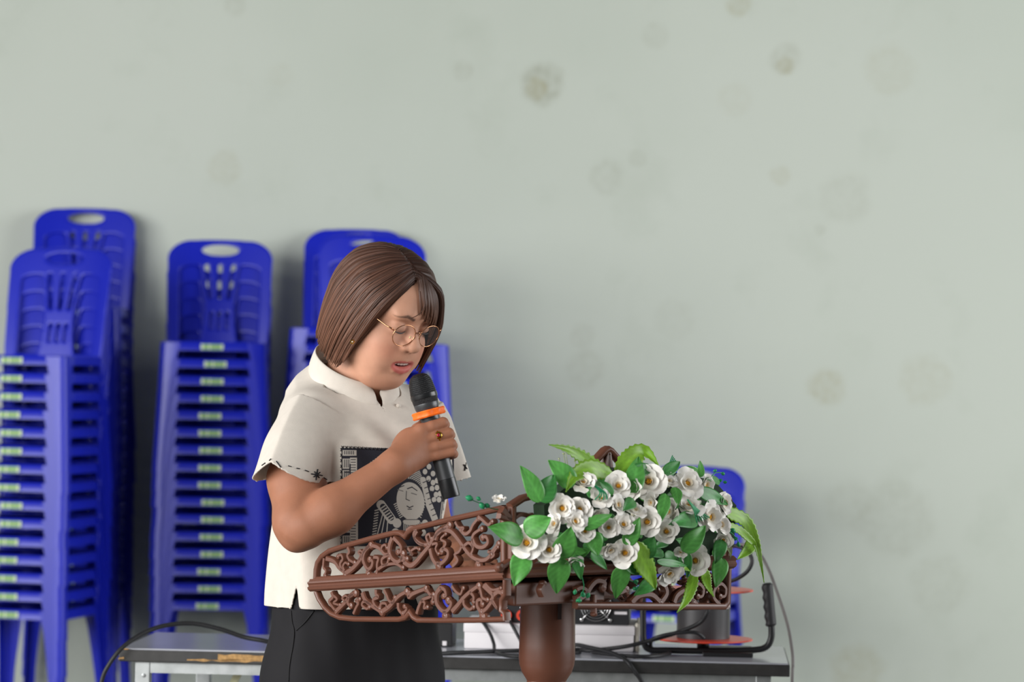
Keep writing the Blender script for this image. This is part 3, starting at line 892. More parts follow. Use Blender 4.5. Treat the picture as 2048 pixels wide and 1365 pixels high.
F_W = F2(1456, 1150)[0]
side_panels(Vector((0, 0, 0)), ex_s, n_s, 0)
side_panels(ex_f * F_W, ex_s, n_s, 1)

# reading board between the sides, sloping down to the speaker
z_a, z_b = S2(629, 1164)[1], S2(1014, 1140)[1]
bd = MB()
for th_ in (0,):
    q = [C0 + ex_s * 0.005 + zup * z_b, C0 + ex_s * 0.005 + ex_f * F_W + zup * z_b, C0 + ex_s * S_LEN + ex_f * F_W + zup * z_a, C0 + ex_s * S_LEN + zup * z_a]
    vs = [v for v in q] + [v - zup * 0.014 for v in q]
    bd.add(vs, [[0, 1, 2, 3], [7, 6, 5, 4]] + [[i, (i + 1) % 4, 4 + (i + 1) % 4, 4 + i] for i in range(4)])
bd.build('reading_board', M_BROWN, lec, False)
# front panel: gabled fretwork with a peak, moulded front rail and a lower apron
zf0 = F2(1017, 1012)[1]; zc = z_b
pk, PKZ = F2(1215, 899)
front = strap([(0.0, zf0 - 0.002), (0.03, zf0 + 0.012), (pk - 0.10, PKZ - 0.066), (pk - 0.05, PKZ - 0.036), (pk - 0.008, PKZ - 0.003), (pk, PKZ), (pk + 0.008, PKZ - 0.003), (pk + 0.05, PKZ - 0.036), (pk + 0.12, PKZ - 0.070), (F_W - 0.03, zf0 + 0.012), (F_W, zf0 - 0.002)], C0, ex_f, n_f, lec, 0.0115, 'front_panel', 1.2)
FP = []
H = PKZ - zc
def rel(pts): return [(pk + s * u * F_W, zc + v * H) for u, v in pts]
for s in (-1, 1):
    FP += [(rel([(0.0, .97), (0.01 , .86), (0.015, .78), (0.06, .72)]), .0045), (rel([(0.0, .55), (.06, .62), (.1, .72), (.14, .66), (.11, .58)]), .0045),
           (rel([(.02, .1), (.1, .3), (.2, .38), (.26, .28), (.2, .2)]), .0055), (rel([(.2, .55), (.28, .48), (.34, .36), (.3, .26)]), .005),
           (rel([(.46, .5), (.40, .36), (.36, .22), (.4, .1), (.46, .02)]), .0058), (rel([(.47, .45), (.42, .42), (.38, .46), (.33, .44)]), .004),
           (rel([(.05, .0), (.15, .12), (.27, .1), (.34, .0)]), .005), (rel([(.1, .3), (.06, .42), (.13, .5), (.2, .46)]), .0045), (rel([(.0, .0), (.0, .5), (.0, .96)]), .0055)]
fret(FP, C0, ex_f, n_f, front)
strap([(0.006, zc), (0.006, zf0)], C0, ex_f, n_f, front, 0.012, 'corner_post', 1.2)
strap([(F_W - 0.006, zc), (F_W - 0.006, zf0)], C0, ex_f, n_f, front, 0.012, 'corner_post', 1.2)
m = MB(); vs = []; prof = [(-.0125, -.012), (-.0125, .010), (-.008, .017), (-.0035, .019), (.002, .0155), (.006, .018), (.0095, .0135), (.0118, .009), (.0118, -.012)]
for u in (-0.004, F_W + 0.004):
    for (h, dep) in prof: vs.append(C0 + ex_f * u + zup * (zc - 0.002 + h) + n_f * dep)
k = len(prof)
m.add(vs, [list(range(k)), [k + j for j in range(k)]] + [[j, (j + 1) % k, k + (j + 1) % k, k + j] for j in range(k)])
m.build('front_rail', M_BROWN, lec, True, auto=25)
# apron: the left length is broken away, so it starts right of the column
zb_ = F2(1440, 1214)[1]
ap = strap([F2(1150, 1211), (F_W - 0.012, zb_), (F_W - 0.003, zb_ + 0.008), (F_W - 0.002, zc - 0.012)], C0, ex_f, n_f, lec, 0.0125, 'front_apron', 1.2)
AP = []
for px0 in (1395, 1440):
    AP += [([F2(px0 - 4 + dx, 1214 - dy) for dx, dy in ((0, 4), (-12, 18), (-10, 36), (2, 46), (12, 36), (10, 22), (2, 20))], .0042)]
AP += [([F2(x, y) for x, y in ((1150, 1200), (1168, 1190), (1180, 1172), (1192, 1162), (1206, 1166), (1204, 1176))], .0055),
       ([F2(x, y) for x, y in ((1150, 1180), (1160, 1176), (1170, 1182), (1164, 1192))], .004),
       ([F2(x, y) for x, y in ((1085, 1192), (1080, 1180), (1086, 1168))], .004),
       ([F2(x, y) for x, y in ((1260, 1206), (1275, 1192), (1300, 1190), (1318, 1206))], .006),
       ([F2(x, y) for x, y in ((1318, 1206), (1330, 1188), (1326, 1172), (1312, 1166))], .0055),
       ([F2(x, y) for x, y in ((1345, 1206), (1352, 1190), (1370, 1182), (1384, 1206))], .0055),
       ([F2(x, y) for x, y in ((1225, 1160), (1218, 1176), (1232, 1186), (1250, 1180))], .0055),
       ([F2(x, y) for x, y in ((1187, 1190), (1187, 1208), (1188, 1229))], .003)]
fret(AP, C0, ex_f, n_f, ap)
# socket box under the board, column and foot
cx = P(1095, 1250, 5.80); ccx, ccy = cx.x, cx.y
ctr = C0 + ex_f * F_W * 0.5 + ex_s * S_LEN * 0.5
zbox_t = z_b - 0.03; zbox_b = P(1090, 1200, 5.72).z
q = MB(); M4 = Matrix(((ex_f.x, ex_s.x, 0, C0.x), (ex_f.y, ex_s.y, 0, C0.y), (0, 0, 1, 0), (0, 0, 0, 1)))
cu = (Vector((ccx, ccy, 0)) - C0).dot(ex_f); cv = (Vector((ccx, ccy, 0)) - C0).dot(ex_s)
q.box((cu - 0.10, cv - 0.10, zbox_b), (cu + 0.10, cv + 0.16, zbox_t), M4, bev=0.006)
q.box((0.03, 0.014, zbox_b + 0.006), (F_W * .45, cv - 0.06, zbox_t + 0.004), M4, bev=0.004)
q.build('socket_box', M_BROWN, lec, False)
prof = [(0.0520, zbox_b + 0.004)]
def cz(py): return P(1095, py, 5.80).z
prof += [(0.0515, cz(1215)), (0.0525, cz(1290)), (0.0530, cz(1318)), (0.0525, cz(1320)), (0.0515, cz(1330)), (0.047, cz(1345)), (0.041, cz(1355)), (0.037, cz(1362)), (0.038, cz(1372)), (0.042, 0.66), (0.042, 0.30), (0.05, 0.27), (0.05, 0.22), (0.07, 0.16), (0.15, 0.08), (0.23, 0.05), (0.25, 0.03), (0.25, 0.0)]
MB().lathe(prof, 48, Matrix.Translation((ccx, ccy, 0))).build('column', M_BROWN, lec, True, auto=30)
sp_ = P(1118, 1216, 5.80)
MB().box((sp_.x - 0.003, ccy - 0.0545, cz(1235)), (sp_.x + 0.004, ccy - 0.045, cz(1203))).build('column_slot', mat('slot_dark', srgb(40, 22, 18), rough=0.7), lec, False)
lec.location = (0, 0, 0)
tag(lec, 'brown carved-plastic lectern with scrolled fretwork sides on a round column', 'lectern')
# ================================================================ artificial flower arrangement on the front of the lectern
random.seed(11)
M_PETAL = mat('white_petal', srgb(250, 247, 241), rough=0.6, spec=0.25, noise=0.03, nscale=30, sss=0.0)
M_PETAL_IN = mat('cream_petal', srgb(250, 242, 222), rough=0.6, spec=0.25)
M_STAMEN = mat('yellow_stamen', srgb(236, 172, 40), rough=0.7, noise=0.2, nscale=300)
M_LEAF = mat('green_leaf', srgb(86, 156, 72), rough=0.42, spec=0.4, noise=0.14, nscale=35, vcol=True)
M_LEAF2 = mat('deep_green_leaf', srgb(62, 130, 62), rough=0.42, spec=0.4, noise=0.14, nscale=35, vcol=True)
M_FERN = mat('yellow_green_leaf', srgb(120, 166, 46), rough=0.42, spec=0.4, noise=0.14, nscale=35, vcol=True)
M_BLUEG = mat('blue_green_sprig', srgb(40, 142, 92), rough=0.4, spec=0.4)
M_FOAM = mat('dark_green_base', srgb(26, 50, 26), rough=0.9, noise=0.3, nscale=40)
M_LEAF['leaf_col'] = srgb(86, 156, 72)[:3]; M_LEAF2['leaf_col'] = srgb(62, 130, 62)[:3]; M_FERN['leaf_col'] = srgb(120, 166, 46)[:3]
fa = empty('flower_arrangement', C0 + ex_f * F_W * 0.5 + zup * zc)
tag(fa, 'arrangement of white artificial roses and green leaves on the lectern front', 'flowers')
def bulge(px, py):
    u = (px - 1245) / 215.0; v = (py - 1050) / 110.0
    return 0.035 + 0.075 * max(0.0, 1 - 0.75 * u * u - 0.55 * v * v)
def FL(px, py, extra=0.0):
    o = C0 + n_f * (bulge(px, py) + extra)
    return PP(px, py, o, n_f)
TOCAM = Vector((0, -1, 0.06))
# mossy base
bpts = [(1060, 1010), (1120, 960), (1215, 935), (1300, 940), (1400, 960), (1445, 1010), (1440, 1090), (1370, 1120), (1250, 1130), (1130, 1110), (1065, 1085)]
MB().prism([F2(*p) for p in bpts], C0, ex_f, zup, n_f, 0.008, 0.035).build('moss_base', M_FOAM, fa, False)
# templates
def petal_mesh(spread, tilt0, tilt1, curl, wav, name, m):
    nu, nv = 7, 6; vs = []; fs = []
    for j in range(nv):
        v = j / (nv - 1)
        for i in range(nu):
            u = -1 + 2 * i / (nu - 1)
            w = spread * math.sin(math.pi * (0.12 + 0.70 * v)) ** 0.8
            a = u * w
            vv = v * (1 - 0.10 * u * u)
            ang = tilt0 + (tilt1 - tilt0) * vv
            # integrate profile
            r = 0.10 + 0.90 * (math.sin(math.radians(90 - (tilt0 + ang) / 2)) * vv)
            z = 0.90 * math.cos(math.radians(90 - (tilt0 + ang) / 2)) * vv
            z -= curl * max(0, vv - 0.6) ** 2 * 3
            z += 0.10 * u * u * v + wav * math.sin(4.2 * u + 1.3) * v * v
            vs.append((r * math.cos(a), r * math.sin(a), z))
    for j in range(nv - 1):
        for i in range(nu - 1):
            fs.append([j * nu + i, j * nu + i + 1, (j + 1) * nu + i + 1, (j + 1) * nu + i])
    me = mesh_from(name, vs, fs); me.materials.append(m); return me
PET_OUT = [petal_mesh(0.98, 20, 40, 0.30, 0.07, 'petal', M_PETAL), petal_mesh(0.90, 28, 46, 0.42, -0.09, 'petal', M_PETAL), petal_mesh(0.94, 12, 26, 0.2, 0.10, 'petal', M_PETAL)]
PET_MID = [petal_mesh(1.15, 46, 64, 0.16, 0.09, 'petal', M_PETAL)]
def bloom_mesh():
    m = MB()
    for k in range(5):
        me = petal_mesh(1.0, 62, 84, 0.0, 0.04, 'tmp', M_PETAL_IN)
        Rm = Matrix.Rotation(k * math.tau / 5 + 0.3, 4, 'Z') @ Matrix.Diagonal((0.62, 0.62, 0.52, 1))
        m.add([Rm @ v.co for v in me.vertices], [list(p.vertices) for p in me.polygons]); bpy.data.meshes.remove(me)
    m.lathe([(0.001, -0.25), (0.10, -0.22), (0.2, -0.05), (0.22, 0.05), (0.12, 0.10), (0.001, 0.11)], 10, cap=False)
    me = m.mesh('rose'); me.materials.append(M_PETAL_IN); return me
BLOOM = bloom_mesh()
st = MB()
for k in range(14):
    a = k * 2.4; r = 0.035 * math.sqrt(k)
    st.tube([Vector((r * .5 * math.cos(a), r * .5 * math.sin(a), 0.05)), Vector((r * 1.25 * math.cos(a), r * 1.25 * math.sin(a), 0.36 - r * 0.4))], [0.03, 0.045], 5)
STAMEN = st.mesh('stamen'); STAMEN.materials.append(M_STAMEN)
def rose(px, py, r, face='mid', closed=0.0):
    extra = 0.02 + random.uniform(-0.004, 0.01)
    c = FL(px, py, extra)
    R = r / F_PX * c.y
    d = {'cam': TOCAM + Vector((0.0, 0, 0.15)), 'mid': TOCAM * 0.6 + n_f * 0.5 + Vector((0, 0, 0.35)), 'up': n_f * 0.3 + Vector((0, 0, 1.0)) + TOCAM * 0.45, 'down': TOCAM * 0.5 + n_f * 0.3 + Vector((0, 0, -0.6)), 'right': n_f * 1.0 + TOCAM * 0.2 + Vector((0.4, 0, 0.2)), 'left': TOCAM * 0.6 + Vector((-0.7, 0, 0.1))}[face]
    d = d.normalized() + Vector((random.uniform(-.22, .22), random.uniform(-.1, .1), random.uniform(-.22, .22)))
    M = frame(c, d, Vector((random.uniform(-1, 1), random.uniform(-1, 1), random.uniform(-1, 1)))) @ Matrix.Scale(R * 1.46, 4)
    o = link('rose', BLOOM, fa); o.matrix_parent_inverse = parent_inv(fa); o.matrix_basis = M
    n1 = 5
    ph = random.uniform(0, 6)
    for k in range(n1):
        p = bpy.data.objects.new('petal', random.choice(PET_OUT)); COL.objects.link(p); p.parent = o
        p.matrix_basis = Matrix.Rotation(ph + k * math.tau / n1 + random.uniform(-.12, .12), 4, 'Z') @ Matrix.Rotation(-closed - random.uniform(0, 0.15), 4, 'Y') @ Matrix.Diagonal((random.uniform(.94, 1.1),) * 3 + (1,))
    for k in range(3):
        p = bpy.data.objects.new('petal', PET_MID[0]); COL.objects.link(p); p.parent = o
        p.matrix_basis = Matrix.Translation((0, 0, 0.03)) @ Matrix.Rotation(ph + 0.5 + k * math.tau / 3, 4, 'Z') @ Matrix.Diagonal((0.90, 0.90, 0.78, 1))
    s = bpy.data.objects.new('stamen', STAMEN); COL.objects.link(s); s.parent = o; s.scale = (0.8, 0.8, 0.9)
ROSES = [(1053, 1088, 28, 'cam'), (1097, 1102, 23, 'cam'), (1143, 1122, 20, 'down'), (1122, 1018, 24, 'cam'), (1160, 1020, 21, 'cam'), (1115, 1050, 18, 'left'), (1147, 1046, 20, 'mid'),
         (1200, 1000, 19, 'mid'), (1193, 1026, 18, 'down'), (1230, 1012, 18, 'right'), (1165, 972, 22, 'up'), (1236, 975, 22, 'cam'), (1251, 1108, 24, 'cam'), (1218, 1094, 20, 'down'),
         (1217, 1058, 18, 'cam'), (1245, 1052, 19, 'mid'), (1267, 1028, 20, 'up'), (1298, 966, 29, 'cam'), (1274, 980, 18, 'left'), (1337, 970, 17, 'up'), (1372, 970, 25, 'mid'),
         (1405, 970, 20, 'right'), (1309, 1006, 19, 'left'), (1295, 1045, 24, 'cam'), (1334, 1066, 22, 'cam'), (1347, 1026, 22, 'left'), (1376, 1020, 25, 'up'), (1413, 1034, 26, 'right'),
         (1440, 1008, 22, 'right'), (1436, 1052, 19, 'right'), (1446, 1076, 17, 'down'), (1391, 1122, 24, 'cam'), (1336, 1142, 23, 'down'), (1361, 1110, 12, 'up'), (1331, 943, 9, 'up'), (1168, 1064, 18, 'mid')]
for a in ROSES: rose(*a)
# leaves
def leaf(pts, w, m, extra=0.03, nrm=None, serr=0, fold=0.16, sag=0.07, name='leaf', shape=1.0, tipx=0.0):
    """leaf blade from its base to its tip through the given points"""
    if len(pts) == 2:
        (x0, y0), (x1, y1) = pts
        P0, P1 = FL(x0, y0, extra), FL(x1, y1, extra + 0.012 + tipx)
        nn = (nrm or (TOCAM * 0.75 + n_f * 0.35 + zup * 0.25)).normalized()
        mid = (P0 + P1) / 2 + nn * (P1 - P0).length * sag
        ctl = [P0, mid, P1]
    else:
        nn = (nrm or (TOCAM * 0.75 + n_f * 0.35 + zup * 0.25)).normalized()
        ctl = [FL(x, y, extra + 0.01 * i) for i, (x, y) in enumerate(pts)]
    sp = catmull(ctl, 13 if len(ctl) == 3 else 9); L = len(sp)
    W = w / F_PX * 5.5 * 0.5
    vs = []; fs = []; nu = 9; cl = []; c0 = np.array(m['leaf_col'])
    for i, p in enumerate(sp):
        t = (sp[min(i + 1, L - 1)] - sp[max(i - 1, 0)]).normalized()
        s_ = t.cross(nn).normalized(); n2 = s_.cross(t)
        v = i / (L - 1)
        vq = v ** shape; ww = W * ((vq ** 0.7) * ((1 - vq) ** 1.3) / 0.2745 if 0 < v < 1 else 0.03)
        for k in range(nu):
            u = -1 + 2 * k / (nu - 1)
            e = ww * (1 + (serr * (0.22 if i % 2 else -0.12)) * abs(u))
            vein = 0.30 * math.exp(-(u / 0.14) ** 2) + 0.12 * math.sin(v * 44 - abs(u) * 9)
            cl.append(c0 * (1 + vein))
            vs.append(p + s_ * (u * e) + n2 * (fold * W * (abs(u) ** 1.3) * math.sin(math.pi * v) + 0.05 * W * math.sin(5 * v + 3 * u)))
    for i in range(L - 1):
        for k in range(nu - 1): fs.append([i * nu + k, i * nu + k + 1, (i + 1) * nu + k + 1, (i + 1) * nu + k])
    me = mesh_from(name, vs, fs); set_col(me, np.array(cl)); o = link(name, me, fa, m)
    sol = o.modifiers.new('thickness', 'SOLIDIFY'); sol.thickness = 0.0006
    return o
Lf, Ld, Fn = M_LEAF, M_LEAF2, M_FERN
LEAVES = [([(1046, 1078), (977, 1055)], 46, Lf), ([(1048, 1106), (1028, 1173)], 44, Lf), ([(1118, 1118), (1113, 1188)], 48, Lf), ([(1050, 1066), (1102, 1036)], 46, Lf),
          ([(1120, 1118), (1142, 1054)], 48, Lf), ([(1082, 1004), (1040, 932)], 38, Lf), ([(1080, 1004), (1108, 950)], 44, Ld), ([(1148, 972), (1096, 921)], 44, Lf),
          ([(1165, 1056), (1224, 1030)], 26, Lf), ([(1182, 1066), (1196, 1112)], 38, Lf), ([(1182, 1106), (1214, 1140)], 22, Ld), ([(1244, 1132), (1231, 1198)], 40, Lf),
          ([(1312, 1160), (1268, 1192)], 30, Ld), ([(1252, 1092), (1279, 1036)], 32, Lf), ([(1332, 988), (1314, 1054)], 28, Lf), ([(1394, 1038), (1338, 1050)], 38, Ld),
          ([(1366, 1104), (1411, 1052)], 40, Lf), ([(1396, 983), (1456, 1010)], 32, Ld), ([(1350, 975), (1356, 1012)], 24, Lf), ([(1444, 1080), (1430, 1128)], 30, Ld),
          ([(1443, 1116), (1431, 1176)], 36, Lf), ([(1262, 986), (1277, 914)], 42, Lf), ([(1328, 948), (1360, 924)], 26, Ld), ([(1402, 955), (1400, 922)], 16, Lf),
          ([(1314, 1124), (1374, 1133)], 18, Ld), ([(1376, 1108), (1374, 1158)], 18, Ld), ([(1284, 1116), (1308, 1072)], 40, Ld), ([(1250, 1130), (1278, 1150)], 22, Ld),
          ([(1262, 946), (1310, 935)], 30, Ld), ([(1225, 992), (1198, 962)], 24, Ld), ([(1150, 1112), (1162, 1160)], 26, Ld), ([(1292, 1150), (1306, 1112)], 24, Ld),
          ([(1268, 1000), (1246, 1022)], 26, Ld), ([(1440, 965), (1412, 958)], 18, Ld)]
for pts, w, m in LEAVES: leaf(pts, w, m)
leaf([(1218, 954), (1180, 926), (1140, 902), (1098, 890)], 28, Fn, 0.01, serr=1, name='fern_leaf')
leaf([(1226, 952), (1185, 938), (1150, 952), (1132, 984)], 38, Fn, 0.02, serr=0.6, name='fern_leaf')
leaf([(1236, 956), (1258, 922), (1288, 904), (1318, 934)], 42, Fn, 0.0, serr=0.5, name='fern_leaf')
leaf([(1270, 1086), (1284, 1120), (1300, 1150), (1311, 1180)], 46, Fn, 0.03, serr=0.4, name='fern_leaf')
leaf([(1388, 1138), (1384, 1170), (1372, 1202), (1354, 1226)], 24, Fn, 0.03, serr=0.6, name='fern_leaf')
leaf([(1398, 1128), (1410, 1150), (1416, 1172), (1428, 1195)], 22, Fn, 0.03, serr=0.8, name='fern_leaf')
leaf([(1452, 1024), (1490, 1042), (1510, 1080), (1520, 1120), (1528, 1166)], 30, Fn, 0.0, serr=0.7, name='fern_leaf', shape=0.55)
leaf([(1450, 1048), (1480, 1062), (1506, 1086), (1512, 1092)], 18, Fn, 0.01, serr=0.7, name='fern_leaf')
leaf([(1508, 1078), (1496, 1100), (1474, 1120)], 26, Fn, 0.0, serr=0.3, name='fern_leaf')
leaf([(1382, 1136), (1364, 1140)], 14, Fn, 0.03, serr=0.8, name='fern_leaf')
# dark filling leaves under the roses
for i in range(46):
    px, py = random.uniform(1080, 1435), random.uniform(955, 1115)
    a = random.uniform(0, math.tau); ln = random.uniform(28, 46)
    leaf([(px, py), (px + ln * math.cos(a), py + ln * math.sin(a) * 0.8)], random.uniform(20, 30), random.choice([Ld, Ld, Lf]), -0.022)
# thin grass tufts and sprigs with little buds
def sprig(pts, buds, m, extra=0.03, r=0.0009, br=0.0045):
    sp = [FL(x, y, extra) for x, y in pts]
    mb = MB(); mb.tube(catmull(sp, 5), r, 5)
    o = mb.build('sprig', m, fa)
    for (x, y, s) in buds:
        c = FL(x, y, extra)
        q = MB(); q.lathe([(0.0002, -1.2), (0.6, -0.7), (0.85, 0.0), (0.6, 0.7), (0.0002, 1.3)], 8, frame(c, Vector((random.uniform(-1, 1), -.3, random.uniform(-.4, 1)))) @ Matrix.Scale(br * s, 4), cap=False)
        b = q.build('bud', m, o)
sprig([(1010, 1020), (985, 1018), (962, 1008), (942, 1000)], [(939, 997, 1.5), (957, 998, 1.0), (964, 1012, 1.4), (974, 1012, 1.2)], M_BLUEG, -0.06)
sprig([(1418, 962), (1428, 948), (1440, 946), (1446, 950)], [(1446, 948, .9), (1430, 942, .8), (1440, 962, .9), (1450, 965, .8)], M_BLUEG)
sprig([(1445, 1060), (1462, 1066), (1474, 1080), (1478, 1088)], [(1466, 1062, 1.2), (1452, 1072, 1.2), (1470, 1078, 1.0), (1477, 1090, 1.0), (1456, 1050, 1.1)], M_BLUEG)
sprig([(1163, 1150), (1168, 1175), (1160, 1195), (1152, 1205)], [(1166, 1190, 1.2), (1158, 1202, 1.1), (1176, 1192, 1.1), (1150, 1185, 1.0)], M_BLUEG)
sprig([(1255, 1160), (1272, 1168), (1276, 1180)], [(1272, 1164, 1.2), (1270, 1178, 1.0)], M_BLUEG)
for k in range(5): sprig([(1330 + 4 * k, 955), (1336 + 3 * k, 935), (1345 + 2 * k, 912 + 3 * k)], [], M_BLUEG, 0.02, 0.0012)
for k in range(6): sprig([(1375, 1000), (1388 + 2 * k, 1022), (1394 + 5 * k, 1046 - 2 * k)], [], M_BLUEG, 0.05, 0.0013)
for k in range(4): sprig([(1180, 965), (1200 + 3 * k, 985), (1190 + 8 * k, 1000)], [], M_BLUEG, 0.04, 0.0013)
for k in range(7): sprig([(1430, 1112), (1440 + 2 * k, 1095 - 3 * k), (1452 + 2 * k, 1098), (1460, 1108 + 2 * k)], [], mat('pale_wire', srgb(140, 150, 110), rough=0.4) if k == 0 else MATS['pale_wire'], 0.0, 0.0008)
for (x, y) in ((1127, 908), (1130, 900), (1118, 918), (1150, 922)):
    sprig([(x + 6, y + 34), (x, y)], [(x, y, .5)], MATS['pale_wire'], 0.0, 0.0007)
# white blossom tucked behind the side panel's corner
rose(998, 1003, 11, 'up')
# ================================================================ the speaker
DB = 6.10
PSI_B = R_(38)
nb = Vector((math.sin(PSI_B), -math.cos(PSI_B), 0)); lb = Vector((math.cos(PSI_B), math.sin(PSI_B), 0))
PSI, PIT = R_(45), R_(27)
hf = Vector((math.sin(PSI) * math.cos(PIT), -math.cos(PSI) * math.cos(PIT), -math.sin(PIT)))
hl = Vector((math.cos(PSI), math.sin(PSI), 0))
hu = hf.cross(hl)
HO = P(767, 634, 6.04)
HM = Matrix(((hf.x, hl.x, hu.x, HO.x), (hf.y, hl.y, hu.y, HO.y), (hf.z, hl.z, hu.z, HO.z), (0, 0, 0, 1)))
HR = [list(r) for r in HM.to_3x3()]
def hd(x, y, z): return HM @ Vector((x, y, z))
person = empty('person', (P(712, 1200, DB).x, DB, 0))
tag(person, 'woman in a cream short-sleeved shirt reading into a microphone at the lectern', 'person')

# ---- arm and hand layout
MIC_A, MIC_B = P(837, 752, 5.93), P(903, 996, 5.925)
mic_d = (MIC_B - MIC_A).normalized()
def mic_at(py):
    t = (py - 752) / (996 - 752); return MIC_A.lerp(MIC_B, t)
SHO = P(622, 850, 5.99); ELB = P(594, 1066, 5.845); WRI = P(792, 930, 5.875)
SHO2 = P(838, 850, 6.20); ELB2 = P(868, 1070, 6.20); WRI2 = P(925, 1112, 5.93)
F = Field((-0.52, 5.66, 0.86), (-0.02, 6.36, 1.62), 0.0023)
# trunk (under the shirt) and neck
tc = P(715, 1000, DB)
F.cone(P(712, 1250, DB), P(718, 960, DB), 0.10, 0.105, 0.02)
F.cone(P(718, 960, DB), P(712, 850, DB), 0.105, 0.08, 0.03)
F.cone(P(655, 845, 6.03), P(790, 845, 6.16), 0.040, 0.040, 0.04)
NB = P(706, 790, 6.10)
F.cone(NB, hd(-0.028, 0, -0.045), 0.066, 0.056, 0.03)
# head
def E(x, y, z, a, b, c, k=0.012, cut=False, s=True):
    for q in ((1, -1) if (s and y) else (1,)):
        F.ell(hd(x, y * q, z), (a, b, c), HR, k, cut)
def Cn(p, q, r1, r2, k=0.008, cut=False, s=True):
    for w in ((1, -1) if s else (1,)):
        F.cone(hd(p[0], p[1] * w, p[2]), hd(q[0], q[1] * w, q[2]), r1, r2, k, cut)
E(-0.012, 0, 0.035, 0.098, 0.077, 0.088)
E(0.034, 0, 0.052, 0.054, 0.062, 0.052, 0.02)
E(0.028, 0, -0.035, 0.066, 0.064, 0.070, 0.02)
E(0.050, 0.034, -0.030, 0.038, 0.032, 0.036, 0.02)         # cheeks
E(0.052, 0.030, -0.062, 0.036, 0.030, 0.030, 0.02)
Cn((-0.002, 0.058, -0.040), (0.050, 0.026, -0.092), 0.024, 0.024, 0.02)   # jaw
E(0.070, 0, -0.090, 0.024, 0.026, 0.021, 0.016)            # chin
E(0.034, 0, -0.100, 0.048, 0.046, 0.028, 0.03)             # under the chin
E(0.080, 0.026, 0.044, 0.012, 0.024, 0.010, 0.020)         # brow
E(0.098, 0.033, 0.020, 0.011, 0.017, 0.011, 0.014, True)   # eye hollows
E(0.0755, 0.0325, 0.018, 0.0155, 0.0165, 0.0125, 0.005)    # lids over the eyeballs
Cn((0.084, 0, 0.024), (0.104, 0, -0.010), 0.0075, 0.0115, 0.012, s=False)  # nose
E(0.1055, 0, -0.0135, 0.0120, 0.0138, 0.0112, 0.006)
E(0.0935, 0.0145, -0.0170, 0.0120, 0.0088, 0.0082, 0.006)
E(0.1015, 0.0065, -0.0245, 0.0045, 0.0034, 0.0032, 0.002, True)
E(0.083, 0, -0.040, 0.018, 0.026, 0.018, 0.014)            # muzzle
E(0.080, 0, -0.066, 0.018, 0.024, 0.012, 0.012)
# open mouth and lips
E(0.104, 0, -0.0570, 0.024, 0.0255, 0.0092, 0.004, True)
for s in (1, -1):
    F.cone(hd(0.0965, 0.004 * s, -0.0470), hd(0.0815, 0.0310 * s, -0.0560), 0.0052, 0.0030, 0.005)
    F.cone(hd(0.0935, 0.0, -0.0700), hd(0.0900, 0.016 * s, -0.0680), 0.0062, 0.0056, 0.005)
    F.cone(hd(0.0900, 0.016 * s, -0.0680), hd(0.0810, 0.0310 * s, -0.0575), 0.0056, 0.0030, 0.005)
E(-0.004, 0.078, -0.004, 0.016, 0.0075, 0.030, 0.006)      # ears
E(-0.006, 0.077, -0.034, 0.009, 0.006, 0.010, 0.005)
# near arm: upper arm with a soft underside, forearm
F.cone(SHO, P(594, 960, 5.912), 0.046, 0.053, 0.02)
F.cone(P(594, 960, 5.912), P(598, 1045, 5.865), 0.0545, 0.047, 0.02)
F.cone(P(597, 1045, 5.86), P(608, 1056, 5.85), 0.045, 0.041, 0.02)
F.cone(P(590, 1080, 5.855), P(596, 1066, 5.85), 0.021, 0.030, 0.02)
fm = P(665, 1022, 5.85)
F.cone(P(616, 1052, 5.846), fm, 0.042, 0.0430, 0.006)
F.cone(fm, WRI, 0.0425, 0.0285, 0.025)
# far arm down to the reading board
F.cone(SHO2, ELB2, 0.036, 0.038, 0.02)
F.cone(ELB2, WRI2, 0.038, 0.025, 0.02)
HB = C0 + ex_s * 0.33 + ex_f * 0.20
zbd = z_b + (z_a - z_b) * 0.33 / S_LEN
PALM2 = Vector((HB.x, HB.y, zbd + 0.018))
F.cone(WRI2, PALM2, 0.024, 0.020, 0.02)
for i, a in enumerate((-0.35, -0.12, 0.1, 0.32)):
    d = (n_f * math.cos(a) + ex_f * math.sin(a))
    k1 = PALM2 + ex_f * (-0.026 + 0.018 * i) + n_f * 0.03
    F.cone(PALM2, k1, 0.016, 0.011, 0.008)
    F.cone(k1, k1 + d * 0.042 + zup * 0.004, 0.010, 0.009, 0.003); F.cone(k1 + d * 0.042 + zup * 0.004, k1 + d * 0.075 - zup * 0.008, 0.009, 0.007, 0.002)
F.cone(PALM2, PALM2 - ex_f * 0.045 + n_f * 0.035, 0.014, 0.009, 0.008)
